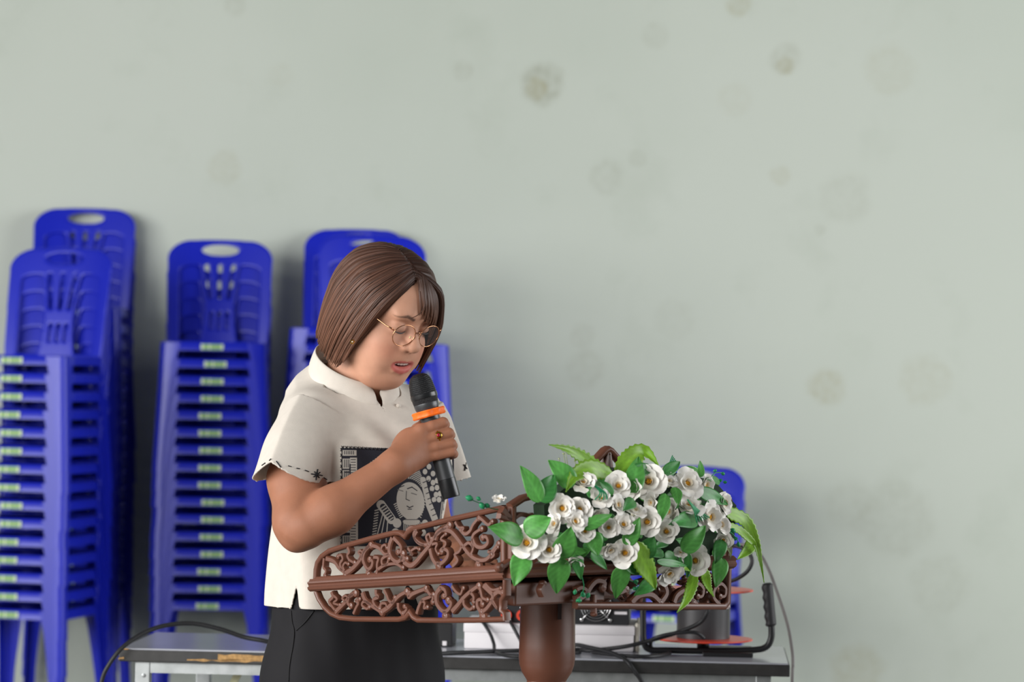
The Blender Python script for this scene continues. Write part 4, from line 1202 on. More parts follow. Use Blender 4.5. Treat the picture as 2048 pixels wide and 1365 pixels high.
# near hand round the microphone
MD = MIC_A.y
PALM = P(826, 898, MD - 0.016)
F.cone(WRI, P(812, 912, 5.895), 0.0285, 0.030, 0.02)
F.ell(PALM, (0.040, 0.020, 0.042), None, 0.02)
tocam = Vector((0, -1, 0)); 
MCP = [(843, 861), (842, 882), (843, 901), (846, 916)]
PIP = [(886, 846), (897, 867), (902, 888), (904, 905)]
TIPS = [(858, 846), (862, 872), (868, 895), (874, 914)]
RAD = [(0.0125, 0.0108, 0.0088), (0.0125, 0.0108, 0.0088), (0.012, 0.0104, 0.0085), (0.0112, 0.0094, 0.0078)]
KN = []
for i in range(4):
    r0, r1, r2 = RAD[i]
    m = P(*MCP[i], MD - 0.0285 - 0.002 * (i in (1, 2)))
    p = P(*PIP[i], MD - 0.0185)
    dp = P(PIP[i][0] + 4, PIP[i][1] + 4, MD + 0.014)
    tp = P(TIPS[i][0] + 6, TIPS[i][1] + 6, MD + 0.031)
    KN.append((m, p))
    F.cone(P(806 + 4 * i, 905 + 7 * i, 5.888), m, 0.0185, r0, 0.014)
    mid = (m + p) / 2 + tocam * 0.0035
    F.cone(m, mid, r0, r1 * 1.02, 0.004); F.cone(mid, p, r1 * 1.02, r1, 0.0032)
    F.cone(p, dp, r1, r2 * 1.05, 0.0022); F.cone(dp, tp, r2 * 1.05, r2, 0.0022)
    F.ell(m + tocam * 0.003, (0.009, 0.009, 0.008), None, 0.008)
# thumb behind, along the microphone
F.cone(P(812, 900, MD - 0.005), P(836, 862, MD + 0.012), 0.021, 0.0145, 0.014)
F.cone(P(836, 862, MD + 0.012), P(852, 845, MD + 0.026), 0.0125, 0.0115, 0.006)
F.cone(P(852, 845, MD + 0.026), P(872, 836, MD + 0.030), 0.0112, 0.009, 0.003)
# the microphone's handle keeps its room in the fist
F.cone(mic_at(790), mic_at(1010), 0.0178, 0.0178, 0.001, True)
body_me, bv = F.mesh('body', 1)
# skin colours that belong to the skin: lips, brows, cheeks, knuckles
hinv = np.array(HM.inverted())
hv = bv @ hinv[:3, :3].T + hinv[:3, 3]
base = np.array(srgb(198, 148, 122)[:3]); armc = np.array(srgb(158, 107, 82)[:3])
isface = np.clip((bv[:, 2] - P(760, 800, 6.05).z) / 0.05, 0, 1)[:, None]
isface = isface * (hv[:, 0] < 0.125)[:, None]
cols = armc * (1 - isface) + base * isface
def blend(mask, c):
    global cols
    cols = cols * (1 - mask[:, None]) + np.array(c)[None, :] * mask[:, None]
x, y, z = hv.T
def seg(p, q, r, soft):
    p, q = np.array(p), np.array(q); ab = q - p
    t = np.clip(((hv - p) @ ab) / (ab @ ab), 0, 1); d = np.linalg.norm(hv - p - t[:, None] * ab, axis=1)
    return np.clip((r - d) / soft, 0, 1)
nearh = np.linalg.norm(hv - np.array([0.05, 0, -0.02]), axis=1) < 0.15
lip = np.zeros(len(hv))
for s in (1, -1):
    lip = np.maximum(lip, seg((0.0985, 0.003 * s, -0.0480), (0.0825, 0.0310 * s, -0.0560), 0.0066, 0.0018))
    lip = np.maximum(lip, seg((0.0950, 0.0, -0.0700), (0.0915, 0.014 * s, -0.0682), 0.0068, 0.002))
    lip = np.maximum(lip, seg((0.0915, 0.014 * s, -0.0682), (0.0820, 0.0290 * s, -0.0580), 0.0046, 0.002))
inm = np.clip((0.0055 - np.abs(z + 0.058)) / 0.001, 0, 1) * (np.abs(y) < 0.024) * (x < 0.0905) * (x > 0.06) * nearh
rzl = np.where(z > -0.0575, 0.0140 - 0.0022 * np.exp(-(y / 0.004) ** 2), 0.0190)
lip = np.clip((1 - np.sqrt((y / 0.0310) ** 2 + ((z + 0.0575) / rzl) ** 2)) / 0.14, 0, 1) * (x > 0.072)
blend(lip * nearh * 0.9, srgb(188, 96, 90)[:3])
for s in (1, -1):
    ck = np.exp(-(((y - 0.042 * s) / 0.022) ** 2 + ((z + 0.03) / 0.022) ** 2)) * (x > 0.02) * nearh * 0.28
    blend(ck, srgb(205, 120, 98)[:3])
    def seg2(p, q, r0, r1, soft):
        p, q = np.array(p), np.array(q); ab = q - p; w = hv[:, 1:3] - p
        t = np.clip((w @ ab) / (ab @ ab), 0, 1); d = np.linalg.norm(w - t[:, None] * ab, axis=1); return np.clip((r0 + (r1 - r0) * t - d) / soft, 0, 1)
    br = np.maximum(seg2((0.015 * s, 0.0400), (0.032 * s, 0.0465), 0.0046, 0.0042, 0.0025), seg2((0.032 * s, 0.0465), (0.052 * s, 0.0410), 0.0042, 0.0020, 0.0025)) * (x > 0.05)
    blend(br * 0.85 * nearh, srgb(74, 54, 46)[:3])
    ld = seg((0.089, 0.022 * s, 0.026), (0.084, 0.043 * s, 0.026), 0.006, 0.006)
    blend(ld * 0.22 * nearh, srgb(130, 84, 70)[:3])
blend(inm, srgb(90, 34, 34)[:3])
M_SKIN = mat('skin', srgb(190, 130, 98), rough=0.58, spec=0.3, noise=0.05, nscale=40, sss=0.07, vcol=True, bump=0.12, bscale=400)
set_col(body_me, cols)
body = link('body', body_me, person, M_SKIN)

# lashes along the lowered lids, teeth, and a stray hair
M_LASH = mat('lash', srgb(40, 28, 26), rough=0.6)
for s in (1, -1):
    pts = [hd(0.0800 + 0.0105 * math.cos((t - .5) * 2.0), s * (0.0325 + 0.0150 * (t - 0.5) * 2), 0.0115 - 0.0025 * math.sin(math.pi * t)) for t in [i / 8 for i in range(9)]]
    MB().tube(pts, [0.0006 + 0.0009 * math.sin(math.pi * i / 8) for i in range(9)], 6).build('eyelash', M_LASH, body)
tm = MB(); 
for k in range(6):
    yy = (k - 2.5) * 0.0062
    tm.box((-0.0030, -0.003, -0.0060), (0.0030, 0.003, 0.0035), frame(hd(0.0915 - 6 * yy * yy * 3, yy, -0.0525), hu, hl), bev=0.001)
tm.build('teeth', mat('teeth', srgb(222, 206, 196), rough=0.3), body)

# ---- shirt
M_SHIRT = mat('cream_cotton', srgb(211, 203, 192), rough=0.85, spec=0.2, noise=0.03, nscale=60, bump=0.25, bscale=900)
SH = Field((-0.56, 5.70, 0.84), (-0.02, 6.40, 1.44), 0.0030)
zs = [0.80, 0.90, 1.00, 1.10, 1.17, 1.23, 1.275, 1.305, 1.322, 1.335, 1.350, 1.37, 1.46]
a_ = [.182, .180, .176, .176, .178, .174, .158, .130, .104, .086, .080, .078, .078]
b_ = [.126, .124, .122, .130, .137, .134, .120, .104, .092, .083, .079, .078, .078]
pxc = [710, 711, 714, 720, 722, 722, 720, 716, 712, 709, 707, 706, 706]
cxs = [P(p, 1000, DB).x for p in pxc]
f_ = [0, 0, 0, .008, .012, .008, 0.0, -.002, -.002, 0, 0, 0, 0]
NC = P(707, 772, 6.095); Z_NECK = 1.336
S0 = P(628, 840, 6.00); S1 = P(584, 960, 5.915)
T0 = P(836, 818, 6.20); T1 = P(880, 958, 6.215)
def sleeve(X, Y, Z, a, b, w, t, crease, r0):
    """flattened sleeve with a pressed crease pointing along 'crease'"""
    a, b = np.array(a), np.array(b); ax = b - a; Ls = np.linalg.norm(ax); ax = ax / Ls
    cr = np.array(crease, float); cr -= ax * (cr @ ax); cr /= np.linalg.norm(cr); sd = np.cross(ax, cr)
    qx, qy, qz = X - a[0], Y - a[1], Z - a[2]
    h = qx * ax[0] + qy * ax[1] + qz * ax[2]
    c = qx * cr[0] + qy * cr[1] + qz * cr[2]; s = qx * sd[0] + qy * sd[1] + qz * sd[2]
    tt = np.clip(h / Ls, 0, 1)
    sc = r0 + (1 - r0) * np.sin(np.clip(tt * 1.25, 0, 1.1) * math.pi / 2)
    W_, T_ = w * sc, t * sc
    Rr = (W_ * W_ + T_ * T_) / (2 * T_); e = Rr - T_
    front = np.maximum(np.sqrt(c * c + (s + e) ** 2), np.sqrt(c * c + (s - e) ** 2)) - Rr
    rnd = (np.sqrt((c / (W_ * 0.86)) ** 2 + (s / T_) ** 2) - 1) * T_
    d = np.where(c > 0, front, rnd)
    back = np.sqrt(c * c + s * s + np.minimum(h, 0) ** 2) - T_
    d = np.where(h < 0, back, d)
    return d, s, h
def sm(a, b, k):
    h = np.maximum(k - np.abs(a - b), 0) / k
    return np.minimum(a, b) - h * h * k * .25
def shirt_fields(X, Y, Z):
    nv_ = (X - NC.x) * nb.x + (Y - NC.y) * nb.y
    nu_ = (X - NC.x) * lb.x + (Y - NC.y) * lb.y
    ZE = Z + 0.50 * nv_ * np.clip((Z - 1.20) / 0.11, 0, 1)
    A = np.interp(ZE, zs, a_); B = np.interp(ZE, zs, b_); CX = np.interp(ZE, zs, cxs); FF = np.interp(ZE, zs, f_)
    dx, dy = X - CX, Y - DB
    U = dx * lb.x + dy * lb.y; Vv = dx * nb.x + dy * nb.y - FF
    e_ = 2.35
    k0 = (np.abs(U / A) ** e_ + np.abs(Vv / B) ** e_) ** (1 / e_)
    D = (k0 - 1) * np.minimum(A, B) * 0.92
    ang = np.arctan2(U / A, Vv / B)
    low = np.clip((1.14 - Z) / 0.22, 0, 1)
    fold = 0.0034 * np.sin(ang * 7 + 9 * (Z - 1.0)) * low + 0.0020 * np.sin(ang * 13 + 22 * (Z - 1.0)) * low
    # pulls running from the near armhole across the chest, and from the neck notch to the raised arm
    g1 = np.exp(-((U + 0.075) / 0.05) ** 2 - ((Z - 1.20) / 0.055) ** 2) * (Vv > 0)
    fold = fold + 0.0050 * np.sin(75 * (0.80 * U + 0.60 * (Z - 1.20)) + 0.4) * g1
    g2 = np.exp(-((U - 0.01) / 0.06) ** 2 - ((Z - 1.235) / 0.04) ** 2) * (Vv > 0)
    fold = fold + 0.0030 * np.sin(85 * (0.55 * U + 0.85 * (Z - 1.2))) * g2
    g3 = np.exp(-((Z - 1.29) / 0.03) ** 2) * np.clip((np.abs(U) - 0.03) / 0.03, 0, 1)
    fold = fold + 0.0018 * np.sin(70 * (U + 0.3 * Vv)) * g3
    D = D + fold
    dS, sS, hS = sleeve(X, Y, Z, S0, S1, 0.099, 0.069, (-0.36, -0.93, 0.0), 0.84)
    dS = dS + 0.0016 * np.sin(38 * hS + 24 * sS) * np.clip(hS / 0.1, 0, 1) * np.clip((sS * 20), 0, 1)
    dT, sT, hT = sleeve(X, Y, Z, T0, T1, 0.066, 0.054, (0.9, -0.42, 0.0), 0.84)
    hemS = P(545, 921, 5.86).z - 0.62 * np.abs(sS) - Z
    hemT = P(925, 970, 6.2).z - Z + 0.25 * (X - T1.x)
    return D, dS, dT, hemS, hemT, ZE, nu_, nv_, U
sl, X, Y, Z = SH.full()
D, dS, dT, hemS, hemT, ZE, nu_, nv_, U = shirt_fields(X, Y, Z)
kz = 0.012 + 0.040 * np.clip((Z - 1.20) / 0.07, 0, 1)
outer = sm(sm(D, np.maximum(dS, hemS - 0.018), kz), np.maximum(dT, hemT - 0.018), kz)
SH.d[sl] = outer
del D, dS, dT, ZE
shirt_me, sv = SH.mesh('shirt', 1)
# open the cloth at the hems, the neck, the notch and the side slit with clean edges
def cut_cloth(me, fn):
    """fn(verts) -> (outside mask, snapped positions)"""
    n = len(me.vertices); co = np.empty(n * 3, np.float32); me.vertices.foreach_get('co', co); co = co.reshape(-1, 3).astype(np.float64)
    out, snap = fn(co)
    nq = len(me.polygons); idx = np.empty(nq * 4, np.int32); me.loops.foreach_get('vertex_index', idx); idx = idx.reshape(-1, 4)
    o4 = out[idx]; dead = o4.all(1)
    strad = o4.any(1) & ~dead
    mv = np.zeros(n, bool); mv[idx[strad].ravel()] = True; mv &= out
    co[mv] = snap[mv]
    live = idx[~dead]
    used = np.unique(live); remap = np.full(n, -1); remap[used] = np.arange(len(used))
    m2 = bpy.data.meshes.new(me.name); v2 = co[used]; q2 = remap[live]
    m2.vertices.add(len(v2)); m2.vertices.foreach_set('co', v2.astype(np.float32).ravel())
    m2.loops.add(q2.size); m2.loops.foreach_set('vertex_index', q2.ravel().astype(np.int32))
    m2.polygons.add(len(q2)); m2.polygons.foreach_set('loop_start', np.arange(0, q2.size, 4, dtype=np.int32))
    m2.update(calc_edges=True)
    m2.polygons.foreach_set('use_smooth', np.ones(len(q2), bool)); m2.update()
    bpy.data.meshes.remove(me); return m2
def f_sleeve(which):
    def fn(co):
        D, dS, dT, hS_, hT_, ZE, nu_, nv_, U = shirt_fields(co[:, 0], co[:, 1], co[:, 2])
        hm = hS_ if which == 0 else hT_
        side = (U < -0.03) if which == 0 else (U > 0.03)
        ds = dS if which == 0 else dT
        out = (hm > 0) & (hm < 0.032) & (ds < 0.007) & (D > -0.003) & side
        sn = co.copy(); sn[:, 2] += hm
        return out, sn
    return fn
zhem = P(600, 1217, 6.0).z + 0.002
def f_hem(co):
    sn = co.copy(); sn[:, 2] = zhem; return co[:, 2] < zhem, sn
def f_neck(co):
    ZE = shirt_fields(co[:, 0], co[:, 1], co[:, 2])[5]
    rn = np.hypot(co[:, 0] - NC.x, co[:, 1] - NC.y)
    sn = co.copy(); sn[:, 2] -= (ZE - Z_NECK) * 0.8; return (ZE > Z_NECK) & (rn < 0.100), sn
zn0, zn1 = P(795, 829, 6.0).z, P(770, 797, 6.0).z
def f_notch(co):
    nv_ = (co[:, 0] - NC.x) * nb.x + (co[:, 1] - NC.y) * nb.y; nu_ = (co[:, 0] - NC.x) * lb.x + (co[:, 1] - NC.y) * lb.y
    w = 0.008 * np.clip((co[:, 2] - zn0) / (zn1 - zn0), 0, 1.4); du = nu_ - 0.004
    out = (np.abs(du) < w) & (nv_ > 0.02) & (co[:, 2] > zn0)
    sh = np.sign(du) * w - du; sn = co.copy(); sn[:, 0] += lb.x * sh; sn[:, 1] += lb.y * sh; return out, sn
zsl = P(595, 1162, 6.0).z; xsl = P(593, 1190, 5.98).x
def f_slit(co):
    w = 0.0095 * np.clip((zsl - co[:, 2]) / 0.055, 0, 1); du = co[:, 0] - xsl - 0.04 * (co[:, 2] - 0.92)
    out = (np.abs(du) < w) & (co[:, 1] < DB - 0.02); sn = co.copy(); sn[:, 0] += np.sign(du) * w - du; return out, sn
for fn in (f_sleeve(0), f_sleeve(1), f_hem, f_neck, f_notch, f_slit): shirt_me = cut_cloth(shirt_me, fn)
bm = bmesh.new(); bm.from_mesh(shirt_me)                        # drop crumbs, keep the garment
bm.verts.ensure_lookup_table(); seen = set(); best = []
for v in bm.verts:
    if v.index in seen: continue
    stackv = [v]; comp = []; seen.add(v.index)
    while stackv:
        q = stackv.pop(); comp.append(q)
        for e in q.link_edges:
            o_ = e.other_vert(q)
            if o_.index not in seen: seen.add(o_.index); stackv.append(o_)
    if len(comp) > len(best):
        if best: bmesh.ops.delete(bm, geom=best, context='VERTS') if False else None
        best, old = comp, best
keep_ = set(best)
bmesh.ops.delete(bm, geom=[v for v in bm.verts if v not in keep_], context='VERTS')
# let cut edges run smooth
for it in range(14):
    bnd = [v for v in bm.verts if v.is_boundary]
    newp = {}
    for v in bnd:
        nbv = [e.other_vert(v) for e in v.link_edges if e.is_boundary]
        if len(nbv) == 2:
            d1 = (nbv[0].co - v.co).normalized(); d2 = (nbv[1].co - v.co).normalized()
            if d1.dot(d2) < 0.2: newp[v] = v.co * 0.5 + (nbv[0].co + nbv[1].co) * 0.25
    for v, p in newp.items(): v.co = p
bm.to_mesh(shirt_me); bm.free()
shirt_me.polygons.foreach_set('use_smooth', np.ones(len(shirt_me.polygons), bool))
shirt = link('shirt', shirt_me, person, M_SHIRT)
sol = shirt.modifiers.new('thickness', 'SOLIDIFY'); sol.thickness = 0.003; sol.offset = -1
bvh = BVHTree.FromPolygons([tuple(v.co) for v in shirt_me.vertices], [tuple(p.vertices) for p in shirt_me.polygons])
def on_shirt(px, py, off=0.0016, D=5.4):
    o = P(px, py, D); d = ray(px, py).normalized()
    h = bvh.ray_cast(o, d, 1.6)
    if h[0] is None: return None
    n = h[1]; n = -n if n.dot(d) > 0 else n
    return h[0] - d * off
# mandarin collar: a band standing on the neckline, its front corners rounded
co = MB(); n = 56; ring = []
for i in range(n + 1):
    t2 = 0.07 + (math.tau - 0.14) * i / n
    c2, s2 = math.cos(t2), math.sin(t2)
    edge = min(t2, math.tau - t2) - 0.07
    rnd = 1 - 0.55 * max(0, 1 - edge / 0.22) ** 2
    bz = lambda r: Z_NECK - 0.50 * (r * c2)
    rows = []
    for (q, r) in ((-0.012, 0.0895), (0.004, 0.0875), (0.018, 0.0820), (0.033, 0.0765)):
        p = NC + nb * (r * c2 + 0.002) + lb * (r * s2)
        p.z = bz(0.082) + (q if q < 0 else q * rnd)
        rows.append(p)
    ring.append(rows)
vs = [q for r in ring for q in r]; fs = []
for i in range(n):
    for j in range(3): fs.append([i * 4 + j, (i + 1) * 4 + j, (i + 1) * 4 + j + 1, i * 4 + j + 1])
co.add(vs, fs); cob = co.build('collar', M_SHIRT, shirt)
so = cob.modifiers.new('thickness', 'SOLIDIFY'); so.thickness = 0.0045; so.offset = 0
sb_ = cob.modifiers.new('smooth', 'SUBSURF'); sb_.levels = 1; sb_.render_levels = 1
# knot button at the notch
kb = on_shirt(797, 812, 0.004)
if kb: MB().lathe([(0.0003, -0.004), (0.004, -0.003), (0.005, 0), (0.004, 0.003), (0.0003, 0.004)], 12, frame(kb, nb), cap=False).build('knot_button', M_SHIRT, shirt)

# ---- printed panel on the chest (flat print: painted per point, laid on the cloth)
NX, NYP = 330, 300
x0p, x1p, y0p, y1p = 683, 908, 897, 1096
gx = np.linspace(0, 1, NX); gy = np.linspace(0, 1, NYP)
GX, GY = np.meshgrid(gx * (x1p - x0p) + x0p, gy * (y1p - y0p) + y0p)     # in photo pixels
INK = np.array(srgb(44, 44, 52)[:3]); PALE = np.array(srgb(186, 180, 170)[:3])
img = np.zeros(GX.shape)                                                   # 0 ink, 1 pale
def rect(xa, xb, ya, yb, v=1.0): 
    global img
    k = np.clip(np.minimum(np.minimum(GX - xa, xb - GX), np.minimum(GY - ya, yb - GY)) / 0.9 + 0.5, 0, 1); img = img * (1 - k) + v * k
def ellp(cx, cy, rx, ry, v=1.0, rot=0.0):
    global img
    c, s = math.cos(rot), math.sin(rot); u = (GX - cx) * c + (GY - cy) * s; w = -(GX - cx) * s + (GY - cy) * c
    k = np.clip((1 - np.sqrt((u / rx) ** 2 + (w / ry) ** 2)) * min(rx, ry) / 0.9 + 0.5, 0, 1); img = img * (1 - k) + v * k
def line(xa, ya, xb, yb, w, v=1.0):
    global img
    L2 = (xb - xa) ** 2 + (yb - ya) ** 2
    t = np.clip(((GX - xa) * (xb - xa) + (GY - ya) * (yb - ya)) / L2, 0, 1)
    k = np.clip((w - np.hypot(GX - xa - t * (xb - xa), GY - ya - t * (yb - ya))) / 0.9 + 0.5, 0, 1); img = img * (1 - k) + v * k
def comb(xa, ya, xb, yb, n, lx, ly, w=1.0, v=1.0):
    for i in range(n):
        t = i / (n - 1); a, b = xa + (xb - xa) * t, ya + (yb - ya) * t
        line(a, b, a + lx, b + ly, w, v)
# bands at the left edge
for (ya, yb) in ((901, 912), (918, 938), (941, 957), (960, 975), (1048, 1066), (1072, 1088)):
    rect(685, 713, ya, yb)
    comb(689, ya + 2, 707, ya + 2, 6, 0, yb - ya - 5, 0.9, 0.0)
rect(700, 714, 916, 976); comb(702, 920, 702, 972, 11, 9, 0, 0.8, 0.0); line(700, 930, 700, 957, 1.6, 0.0); line(690, 945, 700, 945, 1.2, 0.0)
rect(700, 716, 1020, 1090); comb(702, 1024, 702, 1086, 12, 9, 0, 0.8, 0.0)
# rays and braids around the head
comb(770, 905, 742, 925, 7, -4, 8, 1.0); line(775, 902, 740, 930, 1.0)
for i in range(10): line(815 + i * 3, 950 + i * 2.6, 838 + i * 1.1, 940 + i * 3.0, 0.9)
comb(818, 955, 842, 972, 10, -4, 9, 0.9)
ellp(820, 1004, 31, 46, 0.0, -0.12)
ellp(821, 1003, 27.5, 38, 1.0, -0.16)                                     # the face
line(800, 975, 808, 972, 0.9, 0); line(815, 978, 824, 975, 1.1, 0); line(824, 975, 834, 982, 0.9, 0)
line(796, 980, 806, 983, 0.9, 0.35); line(823, 987, 833, 990, 1.0, 0.35); line(813, 983, 812, 999, 0.7, 0); line(812, 999, 819, 1002, 0.8, 0)
line(814, 1013, 819, 1016, 1.0, 0); line(819, 1016, 826, 1013, 1.0, 0); line(816, 1019, 823, 1019, 0.9, 0)
comb(788, 1010, 800, 1036, 8, 5, -3, 0.9); comb(853, 1000, 842, 1036, 8, -4, -3, 0.9)
ellp(823, 1044, 17, 7, 1.0); line(806, 1040, 840, 1040, 0.7, 0.0); comb(808, 1046, 842, 1046, 10, 0, 20, 0.9)
for (cx_, cy_) in ((858, 934), (850, 944), (866, 948), (857, 958), (866, 966), (874, 962), (864, 978), (874, 976), (872, 990), (880, 988), (868, 1000), (878, 1000), (846, 930)): ellp(cx_, cy_, 4.6, 5.6)
line(846, 960, 858, 1010, 5.5); line(858, 1010, 870, 1040, 6.5); line(870, 1040, 878, 1075, 6)
for i in range(9): line(846 + i * 3.2, 966 + i * 11, 858 + i * 3.0, 961 + i * 11, 0.9, 0.0)
for i in range(5): line(884 + i * 3, 1005, 878 + i * 3.2, 1060, 0.7)
comb(893, 1000, 896, 1080, 14, 8, 2, 1.0)
for (cx_, cy_, r_) in ((794, 1047, 8.5), (791, 1067, 8.5), (850, 1047, 6), (846, 1066, 6)): ellp(cx_, cy_, r_, r_ + 1)
line(762, 1010, 783, 1040, 9); line(766, 1014, 782, 1036, 6, 0.0); comb(770, 1012, 786, 1036, 6, -9, 6, 1.2); comb(750, 1022, 744, 1080, 12, 7, -2, 1.0)
line(765, 1030, 752, 1080, 0.9); line(770, 1032, 760, 1085, 0.9); line(776, 1036, 772, 1085, 0.9)
# fine weave edge
verts = []; cols_p = []; okv = {}
faces = []
gridp = [[None] * NX for _ in range(NYP)]
for j in range(0, NYP, 6):
    for i in list(range(0, NX, 6)) + [NX - 1]:
        gridp[j][i] = on_shirt(GX[j, i], GY[j, i], 0.0020)
jj = list(range(0, NYP, 6)); ii = list(range(0, NX, 6)) + ([NX - 1] if (NX - 1) % 6 else [])
K = np.full((len(jj), len(ii), 3), np.nan)
for a, j in enumerate(jj):
    for b, i in enumerate(ii):
        if gridp[j][i] is not None: K[a, b] = gridp[j][i]
# keep only what lies on the chest itself (no jumps)
jarr = np.arange(NYP); iarr = np.arange(NX)
Kj = np.interp(jarr, jj, np.arange(len(jj))); Ki = np.interp(iarr, ii, np.arange(len(ii)))
def bil(a, b):
    a0 = np.minimum(a.astype(int), len(jj) - 2); b0 = np.minimum(b.astype(int), len(ii) - 2)
    fa_, fb = (a - a0)[:, None, None], (b - b0)[None, :, None]
    g = lambda p, q: K[np.ix_(a0 + p, b0 + q)]
    return (g(0, 0) * (1 - fa_) * (1 - fb) + g(1, 0) * fa_ * (1 - fb) + g(0, 1) * (1 - fa_) * fb + g(1, 1) * fa_ * fb)
PV = bil(Kj, Ki)
good = ~np.isnan(PV[..., 0])
idm = np.full(good.shape, -1); idm[good] = np.arange(good.sum())
q = np.stack([idm[:-1, :-1], idm[1:, :-1], idm[1:, 1:], idm[:-1, 1:]], -1).reshape(-1, 4)
Pq = PV.reshape(-1, 3)
q = q[(q >= 0).all(1)]
vsP = PV[good]
span = np.linalg.norm(vsP[q[:, 0]] - vsP[q[:, 2]], axis=1)
q = q[span < 0.012]
pm = mesh_from('printed_panel', vsP.tolist(), q.tolist())
ci = img[good][:, None]
weave = 1.0 + 0.0 * ci
set_col(pm, INK * (1 - ci) + PALE * ci)
M_PRINT = mat('printed_cloth', srgb(60, 60, 66), rough=0.85, spec=0.2, vcol=True, bump=0.2, bscale=900)
tag(link('printed_panel', pm, shirt, M_PRINT), 'black and grey block-printed panel with a face and braids')
# ---- black hand stitches: crosses round the panel, dashes and stars on the sleeve hems
M_THREAD = mat('black_thread', srgb(26, 26, 32), rough=0.8)
st_ = MB()
def stitch(pts, w, mbx):
    ps = [on_shirt(x, y, 0.0024) for x, y in pts]
    if any(p is None for p in ps): return
    if (ps[0] - ps[-1]).length > 0.05: return
    mbx.tube(ps, w, 5)
for i in range(26):
    x = 685 + i * 7.6
    if x > 800: break
    y = 895 + 0.05 * (x - 685)
    stitch([(x - 2.6, y - 2.6), (x + 2.6, y + 2.6)], 0.0007, st_); stitch([(x + 2.6, y - 2.6), (x - 2.6, y + 2.6)], 0.0007, st_)
for i in range(18):
    y = 900 + i * 11
    stitch([(680.5, y - 3), (684.5, y + 3)], 0.0007, st_); stitch([(684.5, y - 3), (680.5, y + 3)], 0.0007, st_)
tag(st_.build('cross_stitches', M_THREAD, shirt), 'black cross stitches around the panel', kind='stuff')
def star(cx_, cy_, r):
    m = MB()
    for k in range(4):
        a = k * math.pi / 4 + 0.15; rr = r * (1.0 if k % 2 == 0 else 0.7)
        stitch([(cx_ - rr * math.cos(a), cy_ - rr * math.sin(a)), (cx_, cy_), (cx_ + rr * math.cos(a), cy_ + rr * math.sin(a))], 0.0012, m)
    if m.v: m.build('embroidered_star', M_THREAD, shirt)
for c in ((557, 929, 11), (634, 950, 11), (527, 929, 6), (931, 934, 8)): star(*c)
for (xa, ya, xb, yb) in ((576, 932, 583, 934), (593, 937, 600, 938), (610, 941, 618, 944), (648, 956, 654, 960), (538, 922, 542, 918)):
    m = MB(); stitch([(xa, ya), ((xa + xb) / 2, (ya + yb) / 2), (xb, yb)], 0.0009, m)
    if m.v: m.build('stitch', M_THREAD, shirt)

# ---- trousers
M_TROU = mat('black_trousers', srgb(24, 23, 26), rough=0.8, spec=0.3, noise=0.06, nscale=30)
TR = Field((-0.56, 5.88, -0.01), (-0.06, 6.34, 0.99), 0.006)
sl, X, Y, Z = TR.full()
zt = np.ravel(Z)
A = np.interp(zt, [0, .7, .80, .90, .99], [.17, .178, .178, .173, .160])[None, None, :]; B = np.interp(zt, [0, .7, .80, .90, .99], [.12, .125, .123, .118, .108])[None, None, :]
CX = np.interp(zt, [0, .74, .90, .99], [P(706, 1300, DB).x, P(708, 1300, DB).x, P(711, 1300, DB).x, P(711, 1300, DB).x])[None, None, :]
dx, dy = X - CX, Y - DB; U = dx * lb.x + dy * lb.y; Vv = dx * nb.x + dy * nb.y
Dh = ((np.abs(U / A) ** 2.3 + np.abs(Vv / B) ** 2.3) ** (1 / 2.3) - 1) * B
Dh = np.maximum(Dh, 0.70 - Z)
Dh = np.maximum(Dh, Z - 0.965)
TR.d[sl] = Dh + 0.0015 * np.sin(14 * np.arctan2(U, Vv) + 20 * Z)
base0 = Vector((P(706, 1300, DB).x, DB, 0))
for s in (-1, 1):
    TR.cone(base0 + lb * (0.088 * s) + Vector((0, 0, 0.74)), base0 + lb * (0.095 * s) + Vector((0, 0, 0.06)), 0.098, 0.070, 0.05)
trou_me, _ = TR.mesh('trousers', 2)
trousers = link('trousers', trou_me, person, M_TROU)
tb_bvh = BVHTree.FromPolygons([tuple(v.co) for v in trou_me.vertices], [tuple(p.vertices) for p in trou_me.polygons])
def on_tr(px, py, off=0.0012):
    h = tb_bvh.ray_cast(P(px, py, 5.4), ray(px, py).normalized(), 1.6)
    return None if h[0] is None else h[0] - ray(px, py).normalized() * off
M_SEAM = mat('seam', srgb(12, 12, 14), rough=0.8)
for pts in ([(582, 1222), (584, 1245), (588, 1262), (586, 1290), (579, 1330), (577, 1364)], [(628, 1222), (610, 1245), (592, 1262)]):
    ps = [on_tr(*p) for p in pts]
    if all(p is not None for p in ps): MB().tube(catmull(ps, 6), 0.0012, 6).build('seam', M_SEAM, trousers)
M_SHOE = mat('shoe_leather', srgb(24, 22, 22), rough=0.4)
for s in (-1, 1):
    c = base0 + lb * (0.095 * s)
    Fs = Field((c.x - 0.2, c.y - 0.2, -0.02), (c.x + 0.2, c.y + 0.2, 0.12), 0.006)
    Fs.cone(c - nb * 0.05 + Vector((0, 0, 0.042)), c + nb * 0.05 + Vector((0, 0, 0.036)), 0.036, 0.04, 0.02); Fs.cone(c + nb * 0.05 + Vector((0, 0, 0.034)), c + nb * 0.13 + Vector((0, 0, 0.028)), 0.04, 0.026, 0.02)
    s2, Xs, Ys, Zs = Fs.full(); Fs.d[s2] = np.maximum(Fs.d[s2], 0.002 - Zs)
    sm_, _ = Fs.mesh('shoe', 2); link('shoe', sm_, person, M_SHOE)
